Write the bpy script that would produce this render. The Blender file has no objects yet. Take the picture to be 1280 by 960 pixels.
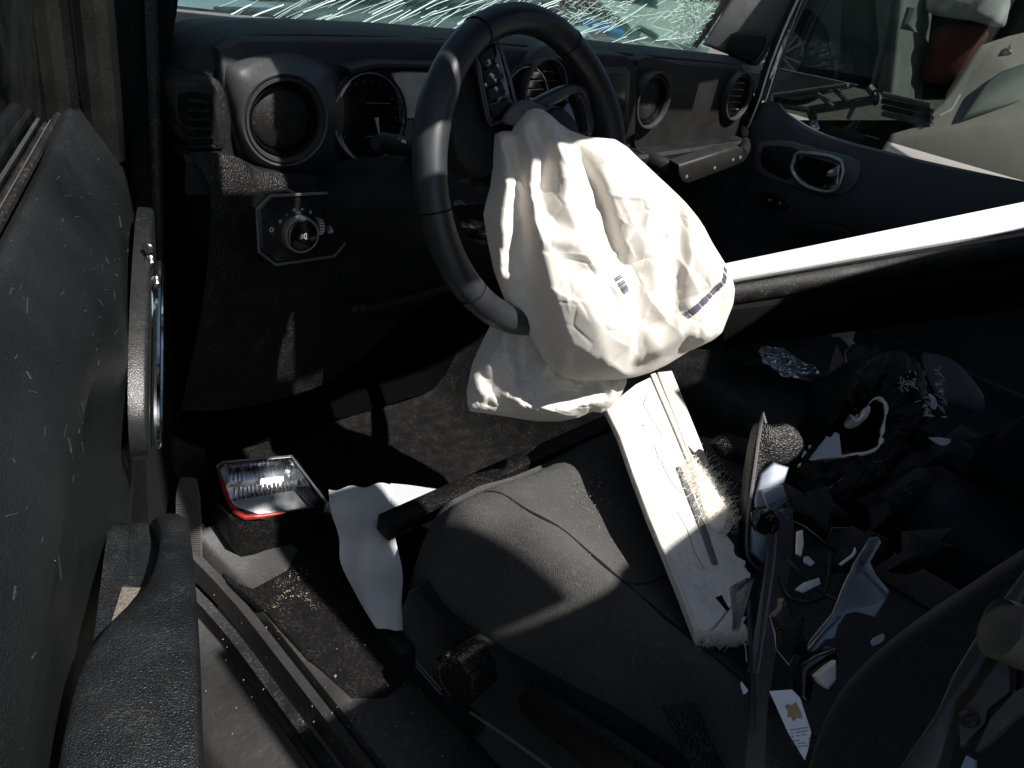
import bpy, bmesh, math, random
import numpy as np
from mathutils import Vector, Matrix
random.seed(7); rng = np.random.default_rng(7)
R_ = math.radians
S = bpy.context.scene
COL = S.collection

# ------------------------------------------------------------------ camera
CP = np.array([-.836, -.732, .879]); FPX = 960.
def cam_basis(yaw, pitch, roll):
    y, p, r = R_(yaw), R_(pitch), R_(roll)
    F = np.array([math.sin(y)*math.cos(p), math.cos(y)*math.cos(p), -math.sin(p)])
    Rt = np.array([math.cos(y), -math.sin(y), 0.]); U = np.cross(Rt, F)
    return F, math.cos(r)*Rt + math.sin(r)*U, -math.sin(r)*Rt + math.cos(r)*U
CF, CR, CU = cam_basis(50, 28.35, 12.13)
cd = bpy.data.cameras.new('camera'); cam = bpy.data.objects.new('camera', cd); COL.objects.link(cam)
cd.sensor_width = 36; cd.lens = 36*FPX/1280; cd.clip_start = .02; cd.clip_end = 500
M = Matrix((tuple(CR), tuple(CU), tuple(-CF))).transposed().to_4x4(); M.translation = Vector(CP)
cam.matrix_world = M; S.camera = cam

# ------------------------------------------------------------------ light
SUN_AZ, SUN_EL = 180., 52.        # azimuth of the sun, clockwise from the car's nose (+y); elevation
sd = np.array([math.sin(R_(SUN_AZ))*math.cos(R_(SUN_EL)), math.cos(R_(SUN_AZ))*math.cos(R_(SUN_EL)), math.sin(R_(SUN_EL))])
W = bpy.data.worlds.new('World'); S.world = W; W.use_nodes = True
nt = W.node_tree; bg = nt.nodes['Background']
sky = nt.nodes.new('ShaderNodeTexSky'); sky.sky_type = 'NISHITA'; sky.sun_disc = False
sky.sun_elevation = R_(SUN_EL); sky.sun_rotation = R_(SUN_AZ)
nt.links.new(sky.outputs[0], bg.inputs[0]); bg.inputs[1].default_value = .05
ld = bpy.data.lights.new('sun', 'SUN'); ld.energy = 5.; ld.angle = R_(.53); ld.color = (1, .96, .9)
sun = bpy.data.objects.new('sun', ld); COL.objects.link(sun)
sun.rotation_euler = Vector(sd).to_track_quat('Z', 'Y').to_euler(); sun.location = (0, -2, 4)
S.view_settings.view_transform = 'Standard'; S.view_settings.look = 'None'
S.view_settings.gamma = 1; S.view_settings.use_curve_mapping = False
S.view_settings.exposure = 0.85
S.render.engine = 'CYCLES'

# ------------------------------------------------------------------ picking points in space
def ray(px, py): return CF*FPX + CR*(px-640.) - CU*(py-480.)
class Pl:                                  # a plane in the car
    def __init__(s, p, n): s.p = np.array(p, float); n = np.array(n, float); s.n = n/np.linalg.norm(n)
    def at(s, px, py):
        r = ray(px, py); return CP + r*(((s.p-CP)@s.n)/(r@s.n))
    def off(s, h): return Pl(s.p + s.n*h, s.n)
    def front(s):                          # unit normal on the camera's side
        return s.n if (CP-s.p)@s.n > 0 else -s.n
def PX(v): return Pl((v, 0, 0), (1, 0, 0))
def PY(v): return Pl((0, v, 0), (0, 1, 0))
def PZ(v): return Pl((0, 0, v), (0, 0, 1))
def AD(px, py, d):                         # point at a depth along the optical axis
    r = ray(px, py); return CP + r*(d/FPX)
def V3(*a): return np.array(a, float)
def unit(v): v = np.array(v, float); return v/np.linalg.norm(v)
def spline(P, n=6, closed=True):           # Catmull-Rom through the points
    P = [np.array(p, float) for p in P]; N = len(P); out = []
    for i in range(N if closed else N-1):
        if closed: a, b, c, d = P[i-1], P[i], P[(i+1) % N], P[(i+2) % N]
        else: a, b, c, d = P[max(i-1, 0)], P[i], P[i+1], P[min(i+2, N-1)]
        for k in range(n):
            t = k/n
            out.append(.5*((2*b)+(c-a)*t+(2*a-5*b+4*c-d)*t*t+(3*b-a-3*c+d)*t**3))
    if not closed: out.append(P[-1])
    return out

# ------------------------------------------------------------------ objects
BASE = {}
def thing(name, label, cat, base=(0, 0, 0), group=None):
    o = bpy.data.objects.new(name, None); COL.objects.link(o); o.location = tuple(base); o.empty_display_size = .05
    o['label'] = label; o['category'] = cat
    if group: o['group'] = group
    BASE[o.name] = np.array(base, float); return o
def mesh(name, V, Fc, mat, parent=None, label=None, cat=None, kind=None, sharp=35, group=None, uv=None):
    V = np.array(V, float)
    base = BASE[parent.name] if parent is not None else V.mean(0)
    me = bpy.data.meshes.new(name); me.from_pydata((V-base).tolist(), [], [list(map(int, f)) for f in Fc]); me.update()
    bm = bmesh.new(); bm.from_mesh(me); bmesh.ops.recalc_face_normals(bm, faces=bm.faces); bm.to_mesh(me); bm.free()
    for p in me.polygons: p.use_smooth = True
    me.set_sharp_from_angle(angle=R_(sharp))
    me.materials.append(mat)
    o = bpy.data.objects.new(name, me); COL.objects.link(o)
    if parent is not None: o.parent = parent; BASE[o.name] = base
    else: o.location = tuple(base); BASE[o.name] = base
    if label: o['label'] = label
    if cat: o['category'] = cat
    if kind: o['kind'] = kind
    if group: o['group'] = group
    return o
class MB:
    def __init__(s): s.V = []; s.F = []
    def add(s, V, F):
        k = len(s.V); s.V += [tuple(v) for v in V]; s.F += [[i+k for i in f] for f in F]; return s
    def grid(s, rows, cu=False, cv=False, cap=False):
        n = len(rows); m = len(rows[0]); V = [p for r in rows for p in r]; F = []
        for i in range(n if cu else n-1):
            for j in range(m if cv else m-1):
                a, b = i*m+j, i*m+(j+1) % m; c, d = ((i+1) % n)*m+(j+1) % m, ((i+1) % n)*m+j
                F.append([a, b, c, d])
        if cap: F.append(list(range(m))[::-1]); F.append([(n-1)*m+j for j in range(m)])
        return s.add(V, F)
    def tube(s, P, r, n=8, squash=1., up=None, closed=False, cap=True):
        P = [np.array(p, float) for p in P]; N = len(P); rows = []
        rr = r if hasattr(r, '__len__') else [r]*N
        prev = None
        for i in range(N):
            t = P[(i+1) % N if closed else min(i+1, N-1)]-P[i-1 if (closed or i) else 0]; t = unit(t)
            if prev is None:
                a = np.array(up if up is not None else ((0, 0, 1) if abs(t[2]) < .9 else (1, 0, 0)), float)
            else: a = prev
            a = unit(a-t*(a@t)); prev = a; b = np.cross(t, a)
            rows.append([P[i]+rr[i]*(a*math.cos(2*math.pi*k/n)+squash*b*math.sin(2*math.pi*k/n)) for k in range(n)])
        return s.grid(rows, cu=closed, cv=True, cap=cap and not closed)
    def slab(s, P, back, bev=0.):         # P: coplanar outline; back: thickness vector; bev: chamfer width on the front
        P = [np.array(p, float) for p in P]; back = np.array(back, float); n = len(P)
        if bev:
            c = sum(P)/n; nb = unit(back); ins = []
            for i in range(n):
                e1 = unit(P[i]-P[i-1]); e2 = unit(P[(i+1) % n]-P[i])
                n1 = np.cross(nb, e1); n2 = np.cross(nb, e2); m = n1+n2; l = np.linalg.norm(m)
                m = n1 if l < .3 else m/l*min(1/max(.35, (m/l)@n1), 2)
                ins.append(m)
            A = 0
            for i in range(n): A += np.cross(P[i]-c, P[(i+1) % n]-c)@nb
            sg = 1 if A > 0 else -1
            rows = [[P[i]+sg*bev*ins[i] for i in range(n)], [P[i]+.35*bev*(1*sg)*ins[i]+nb*bev*.35 for i in range(n)], [P[i]+nb*bev for i in range(n)], [p+back for p in P]]
        else: rows = [P, [p+back for p in P]]
        return s.grid(rows, cv=True, cap=True)
    def box(s, c, ax, ay, az, bev=0.):     # half-axis vectors
        c, ax, ay, az = [np.array(v, float) for v in (c, ax, ay, az)]
        if bev:
            bm = bmesh.new(); bmesh.ops.create_cube(bm, size=2)
            lx, ly, lz = [np.linalg.norm(v) for v in (ax, ay, az)]
            for v in bm.verts: v.co = Vector((v.co.x*lx, v.co.y*ly, v.co.z*lz))
            bmesh.ops.bevel(bm, geom=bm.edges[:], offset=bev, segments=2, affect='EDGES', profile=.6)
            bm.verts.ensure_lookup_table(); bm.verts.index_update()
            V = [c+ax/lx*v.co.x+ay/ly*v.co.y+az/lz*v.co.z for v in bm.verts]
            F = [[v.index for v in f.verts] for f in bm.faces]; bm.free(); return s.add(V, F)
        V = [c+a*ax+b*ay+d*az for a in (-1, 1) for b in (-1, 1) for d in (-1, 1)]
        return s.add(V, [[0, 1, 3, 2], [4, 6, 7, 5], [0, 4, 5, 1], [2, 3, 7, 6], [0, 2, 6, 4], [1, 5, 7, 3]])
    def lathe(s, c, axis, prof, n=40, up=(0, 0, 1), sx=1.):     # prof: (radius, height along axis)
        c = np.array(c, float); z = unit(axis); a = np.array(up, float); a = unit(a-z*(a@z)); b = np.cross(z, a)
        rows = [[c+z*h+r*(a*math.cos(2*math.pi*k/n)+sx*b*math.sin(2*math.pi*k/n)) for k in range(n)] for r, h in prof]
        s.grid(rows, cv=True)
        k0 = len(s.V)-n*len(prof)
        if prof[0][0] > 1e-4: pass
        return s
    def ribbon(s, P, Wd, th, nrm=None):    # strap: centre line, half-width vectors, thickness
        rows = []
        N = len(P)
        for i in range(N):
            p = np.array(P[i], float); w = np.array(Wd[i] if isinstance(Wd, list) else Wd, float)
            t = unit(np.array(P[min(i+1, N-1)], float)-np.array(P[max(i-1, 0)], float)); nn = unit(np.cross(t, w))*th/2
            rows.append([p-w-nn, p+w-nn, p+w+nn, p-w+nn])
        return s.grid(rows, cv=True, cap=True)
    def out(s, name, mat, parent=None, **k): return mesh(name, s.V, s.F, mat, parent, **k)
def outline(px, pl, n=0):
    P = [pl.at(*p) for p in (spline(px, n) if n else px)]
    return P
def pslab(name, px, pl, th, mat, parent=None, n=0, bev=0., **k):
    return MB().slab(outline(px, pl, n), -pl.front()*th, bev).out(name, mat, parent, **k)
def dome(px, pl, h, hb, nr=14, n=4, power=.5, centre=None, fn=None):   # a cushion-like body over an outline in a plane
    P = outline(px, pl, n); c = pl.at(*centre) if centre is not None else sum(P)/len(P); f = pl.front(); rows = []
    for i in range(nr+1):
        t = i/nr; rows.append([c+(p-c)*t+f*h*max(0., 1-t**2.6)**power for p in P])
    for i in range(nr//2, -1, -1):
        t = i/(nr//2); rows.append([c+(p-c)*t*.985-f*hb*max(0., 1-t**2.6)**power for p in P])
    m = MB().grid(rows, cv=True)
    if fn: m.V = [tuple(np.array(v)+f*fn(np.array(v))) for v in m.V]
    return m

# ------------------------------------------------------------------ materials
def mat(name, col, rough=.5, bump=0., bscale=300., metal=0., spec=.5, var=.0, vscale=6., dust=0., dcol=(.35, .32, .28), dscale=60., sheen=0., kind='noise', coat=0.):
    m = bpy.data.materials.new(name); m.use_nodes = True; t = m.node_tree; N = t.nodes; L = t.links
    b = N['Principled BSDF']; tc = N.new('ShaderNodeTexCoord')
    b.inputs['Roughness'].default_value = rough; b.inputs['Metallic'].default_value = metal
    b.inputs['Specular IOR Level'].default_value = spec; b.inputs['Coat Weight'].default_value = coat
    if sheen: b.inputs['Sheen Weight'].default_value = sheen
    rgb = N.new('ShaderNodeRGB'); rgb.outputs[0].default_value = (*col, 1); c = rgb.outputs[0]
    if var:
        nz = N.new('ShaderNodeTexNoise'); nz.inputs['Scale'].default_value = vscale; nz.inputs['Detail'].default_value = 8; nz.inputs['Roughness'].default_value = .65
        L.new(tc.outputs['Object'], nz.inputs['Vector'])
        mr = N.new('ShaderNodeMapRange'); mr.inputs[1].default_value = .3; mr.inputs[2].default_value = .7; mr.inputs[3].default_value = 1-var; mr.inputs[4].default_value = 1+var
        L.new(nz.outputs[0], mr.inputs[0])
        mx = N.new('ShaderNodeMix'); mx.data_type = 'RGBA'; mx.blend_type = 'MULTIPLY'; mx.inputs[0].default_value = 1
        L.new(c, mx.inputs[6]); L.new(mr.outputs[0], mx.inputs[7]); c = mx.outputs[2]
        mr2 = N.new('ShaderNodeMapRange'); mr2.inputs[1].default_value = .3; mr2.inputs[2].default_value = .7
        mr2.inputs[3].default_value = max(.02, rough-.12); mr2.inputs[4].default_value = min(1, rough+.12)
        L.new(nz.outputs[0], mr2.inputs[0]); L.new(mr2.outputs[0], b.inputs['Roughness'])
    if dust:
        n1 = N.new('ShaderNodeTexNoise'); n1.inputs['Scale'].default_value = dscale; n1.inputs['Detail'].default_value = 10; n1.inputs['Roughness'].default_value = .75
        n2 = N.new('ShaderNodeTexNoise'); n2.inputs['Scale'].default_value = dscale*.12; n2.inputs['Detail'].default_value = 4
        L.new(tc.outputs['Object'], n1.inputs['Vector']); L.new(tc.outputs['Object'], n2.inputs['Vector'])
        r1 = N.new('ShaderNodeMapRange'); r1.inputs[1].default_value = .5; r1.inputs[2].default_value = .72; L.new(n1.outputs[0], r1.inputs[0])
        r2 = N.new('ShaderNodeMapRange'); r2.inputs[1].default_value = .38; r2.inputs[2].default_value = .66; r2.inputs[4].default_value = dust; L.new(n2.outputs[0], r2.inputs[0])
        mu = N.new('ShaderNodeMath'); mu.operation = 'MULTIPLY'; L.new(r1.outputs[0], mu.inputs[0]); L.new(r2.outputs[0], mu.inputs[1])
        mx = N.new('ShaderNodeMix'); mx.data_type = 'RGBA'; L.new(mu.outputs[0], mx.inputs[0]); L.new(c, mx.inputs[6]); mx.inputs[7].default_value = (*dcol, 1); c = mx.outputs[2]
    L.new(c, b.inputs['Base Color'])
    if bump:
        if kind == 'voronoi': nb = N.new('ShaderNodeTexVoronoi'); nb.feature = 'SMOOTH_F1'
        else: nb = N.new('ShaderNodeTexNoise'); nb.inputs['Detail'].default_value = 5
        nb.inputs['Scale'].default_value = bscale; L.new(tc.outputs['Object'], nb.inputs['Vector'])
        bp = N.new('ShaderNodeBump'); bp.inputs['Strength'].default_value = bump; bp.inputs['Distance'].default_value = .002
        L.new(nb.outputs[0], bp.inputs['Height']); L.new(bp.outputs[0], b.inputs['Normal'])
    m['c'] = 0
    return m
def glassmat(name, tint, gloss=.12, rough=.02, smear=0., white=(.8, .9, .88)):
    m = bpy.data.materials.new(name); m.use_nodes = True; t = m.node_tree; N = t.nodes; L = t.links
    N.remove(N['Principled BSDF']); o = N['Material Output']
    tr = N.new('ShaderNodeBsdfTransparent'); tr.inputs[0].default_value = (*tint, 1)
    gl = N.new('ShaderNodeBsdfGlossy'); gl.inputs[0].default_value = (.9, 1, 1, 1); gl.inputs[1].default_value = rough
    fr = N.new('ShaderNodeFresnel'); fr.inputs[0].default_value = 1.5
    mu = N.new('ShaderNodeMath'); mu.operation = 'MULTIPLY'; mu.inputs[1].default_value = gloss*8; mu.use_clamp = True; L.new(fr.outputs[0], mu.inputs[0])
    mx = N.new('ShaderNodeMixShader'); L.new(mu.outputs[0], mx.inputs[0]); L.new(tr.outputs[0], mx.inputs[1]); L.new(gl.outputs[0], mx.inputs[2]); last = mx.outputs[0]
    if smear:
        df = N.new('ShaderNodeBsdfDiffuse'); df.inputs[0].default_value = (*white, 1)
        tc = N.new('ShaderNodeTexCoord'); nz = N.new('ShaderNodeTexNoise'); nz.inputs['Scale'].default_value = 30; nz.inputs['Detail'].default_value = 9; nz.inputs['Roughness'].default_value = .7
        L.new(tc.outputs['Object'], nz.inputs[0]); mr = N.new('ShaderNodeMapRange'); mr.inputs[1].default_value = .35; mr.inputs[2].default_value = .75; mr.inputs[4].default_value = smear
        L.new(nz.outputs[0], mr.inputs[0]); m2 = N.new('ShaderNodeMixShader'); L.new(mr.outputs[0], m2.inputs[0]); L.new(last, m2.inputs[1]); L.new(df.outputs[0], m2.inputs[2]); last = m2.outputs[0]
    L.new(last, o.inputs[0]); return m
MT = {}
MT['plastic'] = mat('black_plastic', (.007, .0075, .009), .48, .35, 1500, spec=.3, var=.25, vscale=9, dust=.12, dscale=220, kind='voronoi')
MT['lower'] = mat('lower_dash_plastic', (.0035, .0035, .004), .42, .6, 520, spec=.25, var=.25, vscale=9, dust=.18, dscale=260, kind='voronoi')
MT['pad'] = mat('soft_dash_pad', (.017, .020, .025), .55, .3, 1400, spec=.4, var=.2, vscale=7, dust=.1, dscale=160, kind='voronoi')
MT['satin'] = mat('satin_grey_bezel', (.05, .05, .053), .36, .08, 1600, metal=.3, var=.15, vscale=12, dust=.08, dscale=150)
MT['gloss'] = mat('gloss_black', (.004, .004, .005), .12, var=.2, vscale=20, dust=.06, dscale=200, coat=.4)
MT['chrome'] = mat('chrome', (.75, .77, .8), .16, metal=1, var=.1, vscale=30)
MT['silver'] = mat('satin_silver', (.5, .51, .53), .33, metal=.9, var=.15, vscale=30)
MT['leather'] = mat('wheel_leather', (.018, .020, .0245), .40, .12, 1600, var=.2, vscale=14, dust=.03, dscale=240, kind='voronoi')
MT['rubber'] = mat('rubber', (.007, .007, .0075), .6, .3, 500, spec=.3, var=.3, vscale=15, dust=.35, dscale=260)
MT['doorpl'] = mat('door_panel_plastic', (.0065, .0085, .009), .42, .55, 1100, var=.3, vscale=5, dust=.14, dcol=(.08, .085, .085), dscale=200, kind='voronoi')
MT['doorarm'] = mat('door_armrest_plastic', (.007, .008, .0095), .40, .6, 800, var=.25, vscale=9, dust=.12, dscale=300, kind='voronoi')
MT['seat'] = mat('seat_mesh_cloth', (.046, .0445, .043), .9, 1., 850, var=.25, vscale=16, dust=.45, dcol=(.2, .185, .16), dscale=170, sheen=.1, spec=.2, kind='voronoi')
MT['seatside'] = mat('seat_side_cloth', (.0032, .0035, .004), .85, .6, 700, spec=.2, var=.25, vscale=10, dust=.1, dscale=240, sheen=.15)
MT['carpet'] = mat('carpet', (.005, .005, .0055), .95, 1., 500, var=.6, vscale=260, dust=.55, dcol=(.12, .116, .11), dscale=340, spec=.1)
MT['black'] = mat('dull_black', (.004, .004, .0045), .9, .2, 200, var=.3, spec=.15)
MT['bag'] = mat('airbag_cloth', (.72, .685, .625), .82, .35, 1700, var=.05, vscale=9, sheen=.15, kind='voronoi')
MT['print'] = mat('dark_blue_print', (.09, .09, .14), .8, var=.6, vscale=200)
MT['white'] = mat('broken_white_trim', (.64, .625, .59), .6, .4, 120, var=.12, vscale=10, dust=.8, dcol=(.14, .12, .1), dscale=150)
MT['whiteback'] = mat('cream_fibre_trim', (.6, .56, .49), .8, .6, 300, var=.15, vscale=20, dust=.25, dcol=(.3, .27, .23), dscale=120)
MT['fibre'] = mat('glass_fibre', (.82, .79, .7), .7, .2, 500)
MT['foam'] = mat('cream_foam', (.82, .8, .72), .9, .5, 300, var=.15, vscale=30)
MT['greytrim'] = mat('grey_trim', (.10, .10, .104), .6, .3, 300, var=.2, vscale=25, dust=.25, dscale=120)
MT['cloth'] = mat('pale_grey_cloth', (.42, .43, .45), .9, .3, 500, var=.06, vscale=18)
MT['webbing'] = mat('grey_webbing', (.08, .08, .078), .85, .6, 900, var=.2, vscale=40, dust=.3, dcol=(.45, .43, .38), dscale=500)
MT['beltgrey'] = mat('belt_grey', (.035, .035, .04), .6, .5, 800, var=.2, vscale=30)
MT['sill'] = mat('dusty_sill_plastic', (.025, .025, .026), .6, .25, 420, var=.3, vscale=9, dust=.6, dcol=(.12, .115, .108), dscale=90)
MT['sillpaint'] = mat('dusty_sill_paint', (.022, .022, .022), .5, .35, 160, var=.25, vscale=8, dust=.5, dcol=(.06, .058, .054), dscale=80)
MT['paint'] = mat('white_bar_paint', (.72, .72, .72), .4, .15, 60, var=.08, vscale=9, dust=.35, dcol=(.3, .29, .27), dscale=120)
MT['red'] = mat('red_lens', (.22, .012, .008), .2, coat=.4, var=.3, vscale=60, dust=.2, dscale=300)
MT['clear'] = glassmat('clear_plastic', (.75, .8, .85), .3, .08, .12)
MT['frost'] = glassmat('scuffed_clear_plastic', (.6, .63, .68), .4, .2, .4, (.4, .42, .46))
MT['wind'] = glassmat('cracked_windscreen_glass', (.68, .82, .82), .10, .03, .10, (.4, .55, .55))
MT['crack'] = mat('crack_white', (.42, .56, .53), .3)
MT['tint'] = glassmat('tinted_window_glass', (.40, .42, .40), .16, .02, .03, (.5, .53, .5))
MT['module'] = mat('pale_blue_metal', (.22, .26, .31), .5, .1, 200, metal=.3, var=.2, vscale=30, dust=.3, dscale=120)
MT['card'] = mat('label_card', (.72, .74, .76), .7, .1, 200, var=.1, vscale=12)
MT['stain'] = mat('brown_stain', (.38, .24, .12), .8, .2, 200, var=.4, vscale=60)
MT['crumb'] = mat('pale_crumbs', (.24, .21, .17), .85, var=.6, vscale=90)
MT['sand'] = mat('sandy_dirt', (.11, .098, .08), .95, 1., 500, var=.6, vscale=160, dust=.9, dcol=(.3, .27, .22), dscale=420)
MT['ground'] = mat('gravel_yard', (.11, .103, .093), .95, 1., 30, var=.4, vscale=3, dust=.4, dcol=(.12, .11, .1), dscale=20)
MT['hood'] = mat('dull_blue_grey_paint', (.17, .21, .22), .4, .05, 20, var=.25, vscale=3, dust=.4, dscale=20)
MT['screen'] = mat('dead_screen', (.015, .015, .017), .2, var=.3, vscale=14, dust=.1, dscale=100)
MT['lens'] = mat('cluster_lens_reflection', (.5, .51, .5), .35, .1, 100, var=.3, vscale=30, dust=.25, dscale=120)
MT['carwhite'] = mat('car_white_paint', (.55, .52, .48), .3, .05, 20, var=.08, vscale=3, coat=.4, dust=.15, dscale=15)
MT['carblue'] = mat('car_grey_blue', (.1, .12, .13), .35, .05, 20, var=.2, vscale=3, coat=.3)
MT['pillar'] = mat('grey_green_pillar', (.2, .23, .22), .5, .1, 60, var=.2, vscale=8)
MT['tyre'] = mat('tyre', (.02, .02, .02), .8, .4, 90, var=.2)
MT['brick'] = mat('red_cloth', (.2, .05, .035), .8, .4, 40, var=.35, vscale=12)
MT['green'] = mat('dark_green', (.02, .06, .05), .5, var=.2)
MT['bluepl'] = mat('blue_plastic', (.06, .25, .55), .4, var=.2, vscale=20)
MT['cream'] = mat('pale_corrugated', (.5, .46, .39), .7, .2, 20, var=.15, vscale=4, dust=.3, dscale=10)
MT['wire'] = mat('black_wire', (.01, .01, .01), .4)
MT['crackle'] = mat('white_marks_and_glints', (.5, .52, .56), .6)  # pale marks and shards, also the highlights painted on the torn armrest

def translucent(m, fac, col):                # thin cloth lets some light through
    t = m.node_tree; N = t.nodes; L = t.links; b = N['Principled BSDF']; o = N['Material Output']
    tr = N.new('ShaderNodeBsdfTranslucent'); tr.inputs[0].default_value = (*col, 1); mx = N.new('ShaderNodeMixShader'); mx.inputs[0].default_value = fac
    L.new(b.outputs[0], mx.inputs[1]); L.new(tr.outputs[0], mx.inputs[2]); L.new(mx.outputs[0], o.inputs[0])
translucent(MT['bag'], .12, (.8, .72, .6))
MT['doorgrey'] = mat('door_bezel_plastic', (.0085, .0095, .010), .42, .2, 1200, var=.15, vscale=10, dust=.08, dscale=200, kind='voronoi')
MT['bonnetskin'] = MT['hood']
MT['pdoor'] = mat('passenger_door_plastic', (.05, .05, .053), .5, .3, 1200, var=.2, vscale=6, dust=.1, dscale=150, kind='voronoi')
MT['bracket'] = mat('bracket_grey', (.045, .0435, .039), .45, .15, 80, var=.2, vscale=20, metal=.2, dust=.15, dscale=100)
MT['pbezel'] = mat('passenger_bezel_grey', (.12, .12, .124), .42, .1, 1200, var=.15, vscale=10, dust=.08, dscale=150)
MT['seal'] = mat('dark_frame_rubber', (.0022, .0022, .0024), .5, .2, 500, spec=.4, var=.25, vscale=12, dust=.05, dscale=300)
MT['scuff'] = mat('pale_scuff', (.022, .025, .025), .7)
MT['teal'] = mat('teal_reflection', (.10, .15, .155), .35, var=.2, vscale=20)  # reflection in the door handle pocket, put in as base colour
MT['ppanel'] = mat('passenger_dash_plastic', (.011, .011, .0115), .45, .2, 1400, spec=.4, var=.2, vscale=7, dust=.06, dscale=200, kind='voronoi')
MT['mat'] = mat('footwell_shade_black', (.0014, .0014, .0015), .95, .1, 300, spec=.02, var=.3)  # for the sheet that paints the footwell's shade
MT['switchpl'] = mat('switch_panel_black', (.010, .0105, .012), .25, var=.2, vscale=30, dust=.06, dscale=200)

# ================================================================== SETTING
def struct(name, V, Fc, m, **k):
    o = mesh(name, V, Fc, m, **k); o['kind'] = 'structure'; return o
mb = MB().grid([[V3(x, y, -.6+.05*math.sin(x*.9)*math.cos(y*.7)*(1 if abs(x)+abs(y) > 4 else 0)) for x in np.concatenate([[-120, -60, -30, -15], np.arange(-8, 9, 1.), [15, 30, 60, 120]])] for y in np.concatenate([[-120, -60, -30, -15], np.arange(-8, 9, 1.), [15, 30, 60, 120]])])
struct('ground', mb.V, mb.F, MT['ground'])
# cabin floor with transmission tunnel, one carpet sheet
rows = []
for y in np.linspace(-1.5, .58, 44):
    r = []
    for x in np.linspace(-.40, 1.06, 60):
        tun = .27*math.exp(-((x-.40)/.15)**4)*(1/(1+math.exp((-.55-y)*14)))
        fw = max(0, (y-.34)/.24)**1.5*.34
        z = .0+tun+fw + .006*math.sin(x*37+y*11)*math.sin(y*29)
        r.append(V3(x, y, z))
    rows.append(r)
mb = MB().grid(rows)
floor = struct('floor', mb.V, mb.F, MT['carpet'])
mb = MB().grid([[V3(x, .585, z) for x in (-.46, .3, 1.1)] for z in (-.2, .3, .72)])
struct('firewall', mb.V, mb.F, MT['black'])
mb = MB()
mb.box((.33, -1.53, .5), (.78, 0, 0), (0, .02, 0), (0, 0, .70))  # unseen, made this tall to keep skylight out of the cabin
struct('rear_blocker', mb.V, mb.F, MT['black'])

# unseen overhead panels, added; their outlines are shaped to place sun patches and shade
rf = thing('shade_roof', 'unseen overhead panels added to shade the cabin, their gaps cut for the sun patches', 'shade_roof', (.3, -.4, 1.22))
def shade_piece(P): MB().slab([V3(x, y, 1.22) for x, y in P], V3(0, 0, .035)).out('shade_panel', MT['black'], rf)
shade_piece([(-.47, .34), (-.37, .34), (-.35, .04), (.3, .03), (1.04, .03), (1.12, .2), (1.12, -.10), (1.04, -.10), (1.04, -0.166), (0.863, -0.166), (0.863, -0.109), (0.785, -0.119), (0.785, -0.166), (.53, -0.166), (.50, -.21), (-.275, -.215), (-.275, -.13), (-.35, -.12), (-.36, -.22), (-.47, -.22)])
shade_piece([(-.47, -.22), (-.36, -.22), (-.365, -.31), (-.47, -.31)])
shade_piece([(-.27, -.215), (.50, -.21), (.53, -.11), (.515, -.30), (.53, -.46), (.53, -.515), (.3, -.52), (.0, -.53), (-.10, -.55), (-.255, -.57), (-.27, -.38)])
shade_piece([(.52, -.44), (1.02, -.43), (1.12, -.36), (1.12, -1.5), (-.47, -1.5), (-.47, -1.19), (-.2, -1.175), (.10, -1.16), (.13, -1.05), (.16, -.94), (.33, -.93), (.50, -.84), (.95, -.965), (.98, -.84), (.56, -.64), (.53, -.515)])
shade_piece([(1.02, -.10), (1.12, -.10), (1.12, -.44), (1.02, -.43)])
shade_piece([(-.365, -.335), (-.275, -.34), (-.27, -.50), (-.315, -.505), (-.32, -.58), (-.255, -.59), (-.25, -.68), (-.325, -.69), (-.34, -.78), (-.47, -.78), (-.47, -.31), (-.365, -.31)])
shade_piece([(-.33, -.83), (-.21, -.84), (-.21, -.93), (-.26, -.95), (-.26, -1.14), (-.35, -1.15), (-.355, -.80)])
# unseen side panels behind both doors, added to cut ambient light
bq = thing('ambient_blocker', 'unseen black side panels added behind the doors to cut ambient light', 'light blocker', (-.47, -1.2, .5))
MB().box((-.475, -1.24, .5), (.012, 0, 0), (0, .26, 0), (0, 0, .71), .004).out('side_blocker', MT['black'], bq)
MB().box((1.12, -1.1, .5), (.012, 0, 0), (0, .42, 0), (0, 0, .71), .004).out('side_blocker', MT['black'], bq)
# ---------------------------------------------------------------- door sill and pillar foot
t = thing('door_sill', 'dusty grey door sill with scuffed trim strip and body flange below the driver seat', 'door sill', (-.45, -.2, 0))
ys = list(np.linspace(-1.3, .12, 26))
def sillx(y): return -.415 - .035*max(0, (y+.02)/.14)**2*(y > -.02)
def strip(prof, m, name, par=t):
    rows = [[V3(sillx(y)+dx, y, z+(max(0, y+.02)/.14)**2*.05) for dx, z in prof] for y in ys]
    return MB().grid(rows).out(name, m, par, sharp=50)
strip([(.118, -.03), (.112, .006), (.10, .016), (.06, .024), (.0, .026), (-.008, .02), (-.01, -.03)], MT['sill'], 'trim_strip')
strip([(-.012, -.02), (-.013, .008), (-.026, .009), (-.027, -.03)], MT['silver'] if 0 else MT['sillpaint'], 'pinch_flange')
strip([(-.029, -.035), (-.042, -.038), (-.046, -.03), (-.048, -.06)], MT['rubber'], 'weather_seal')
strip([(-.05, -.05), (-.058, -.036), (-.13, -.045), (-.142, -.055), (-.145, -.2)], MT['sillpaint'], 'step_plate')
strip([(-.147, -.075), (-.155, -.07), (-.162, -.08), (-.165, -.22)], MT['rubber'], 'outer_seal')
strip([(-.167, -.10), (-.18, -.095), (-.19, -.12), (-.19, -.3)], MT['gloss'], 'rocker_edge')

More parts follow.
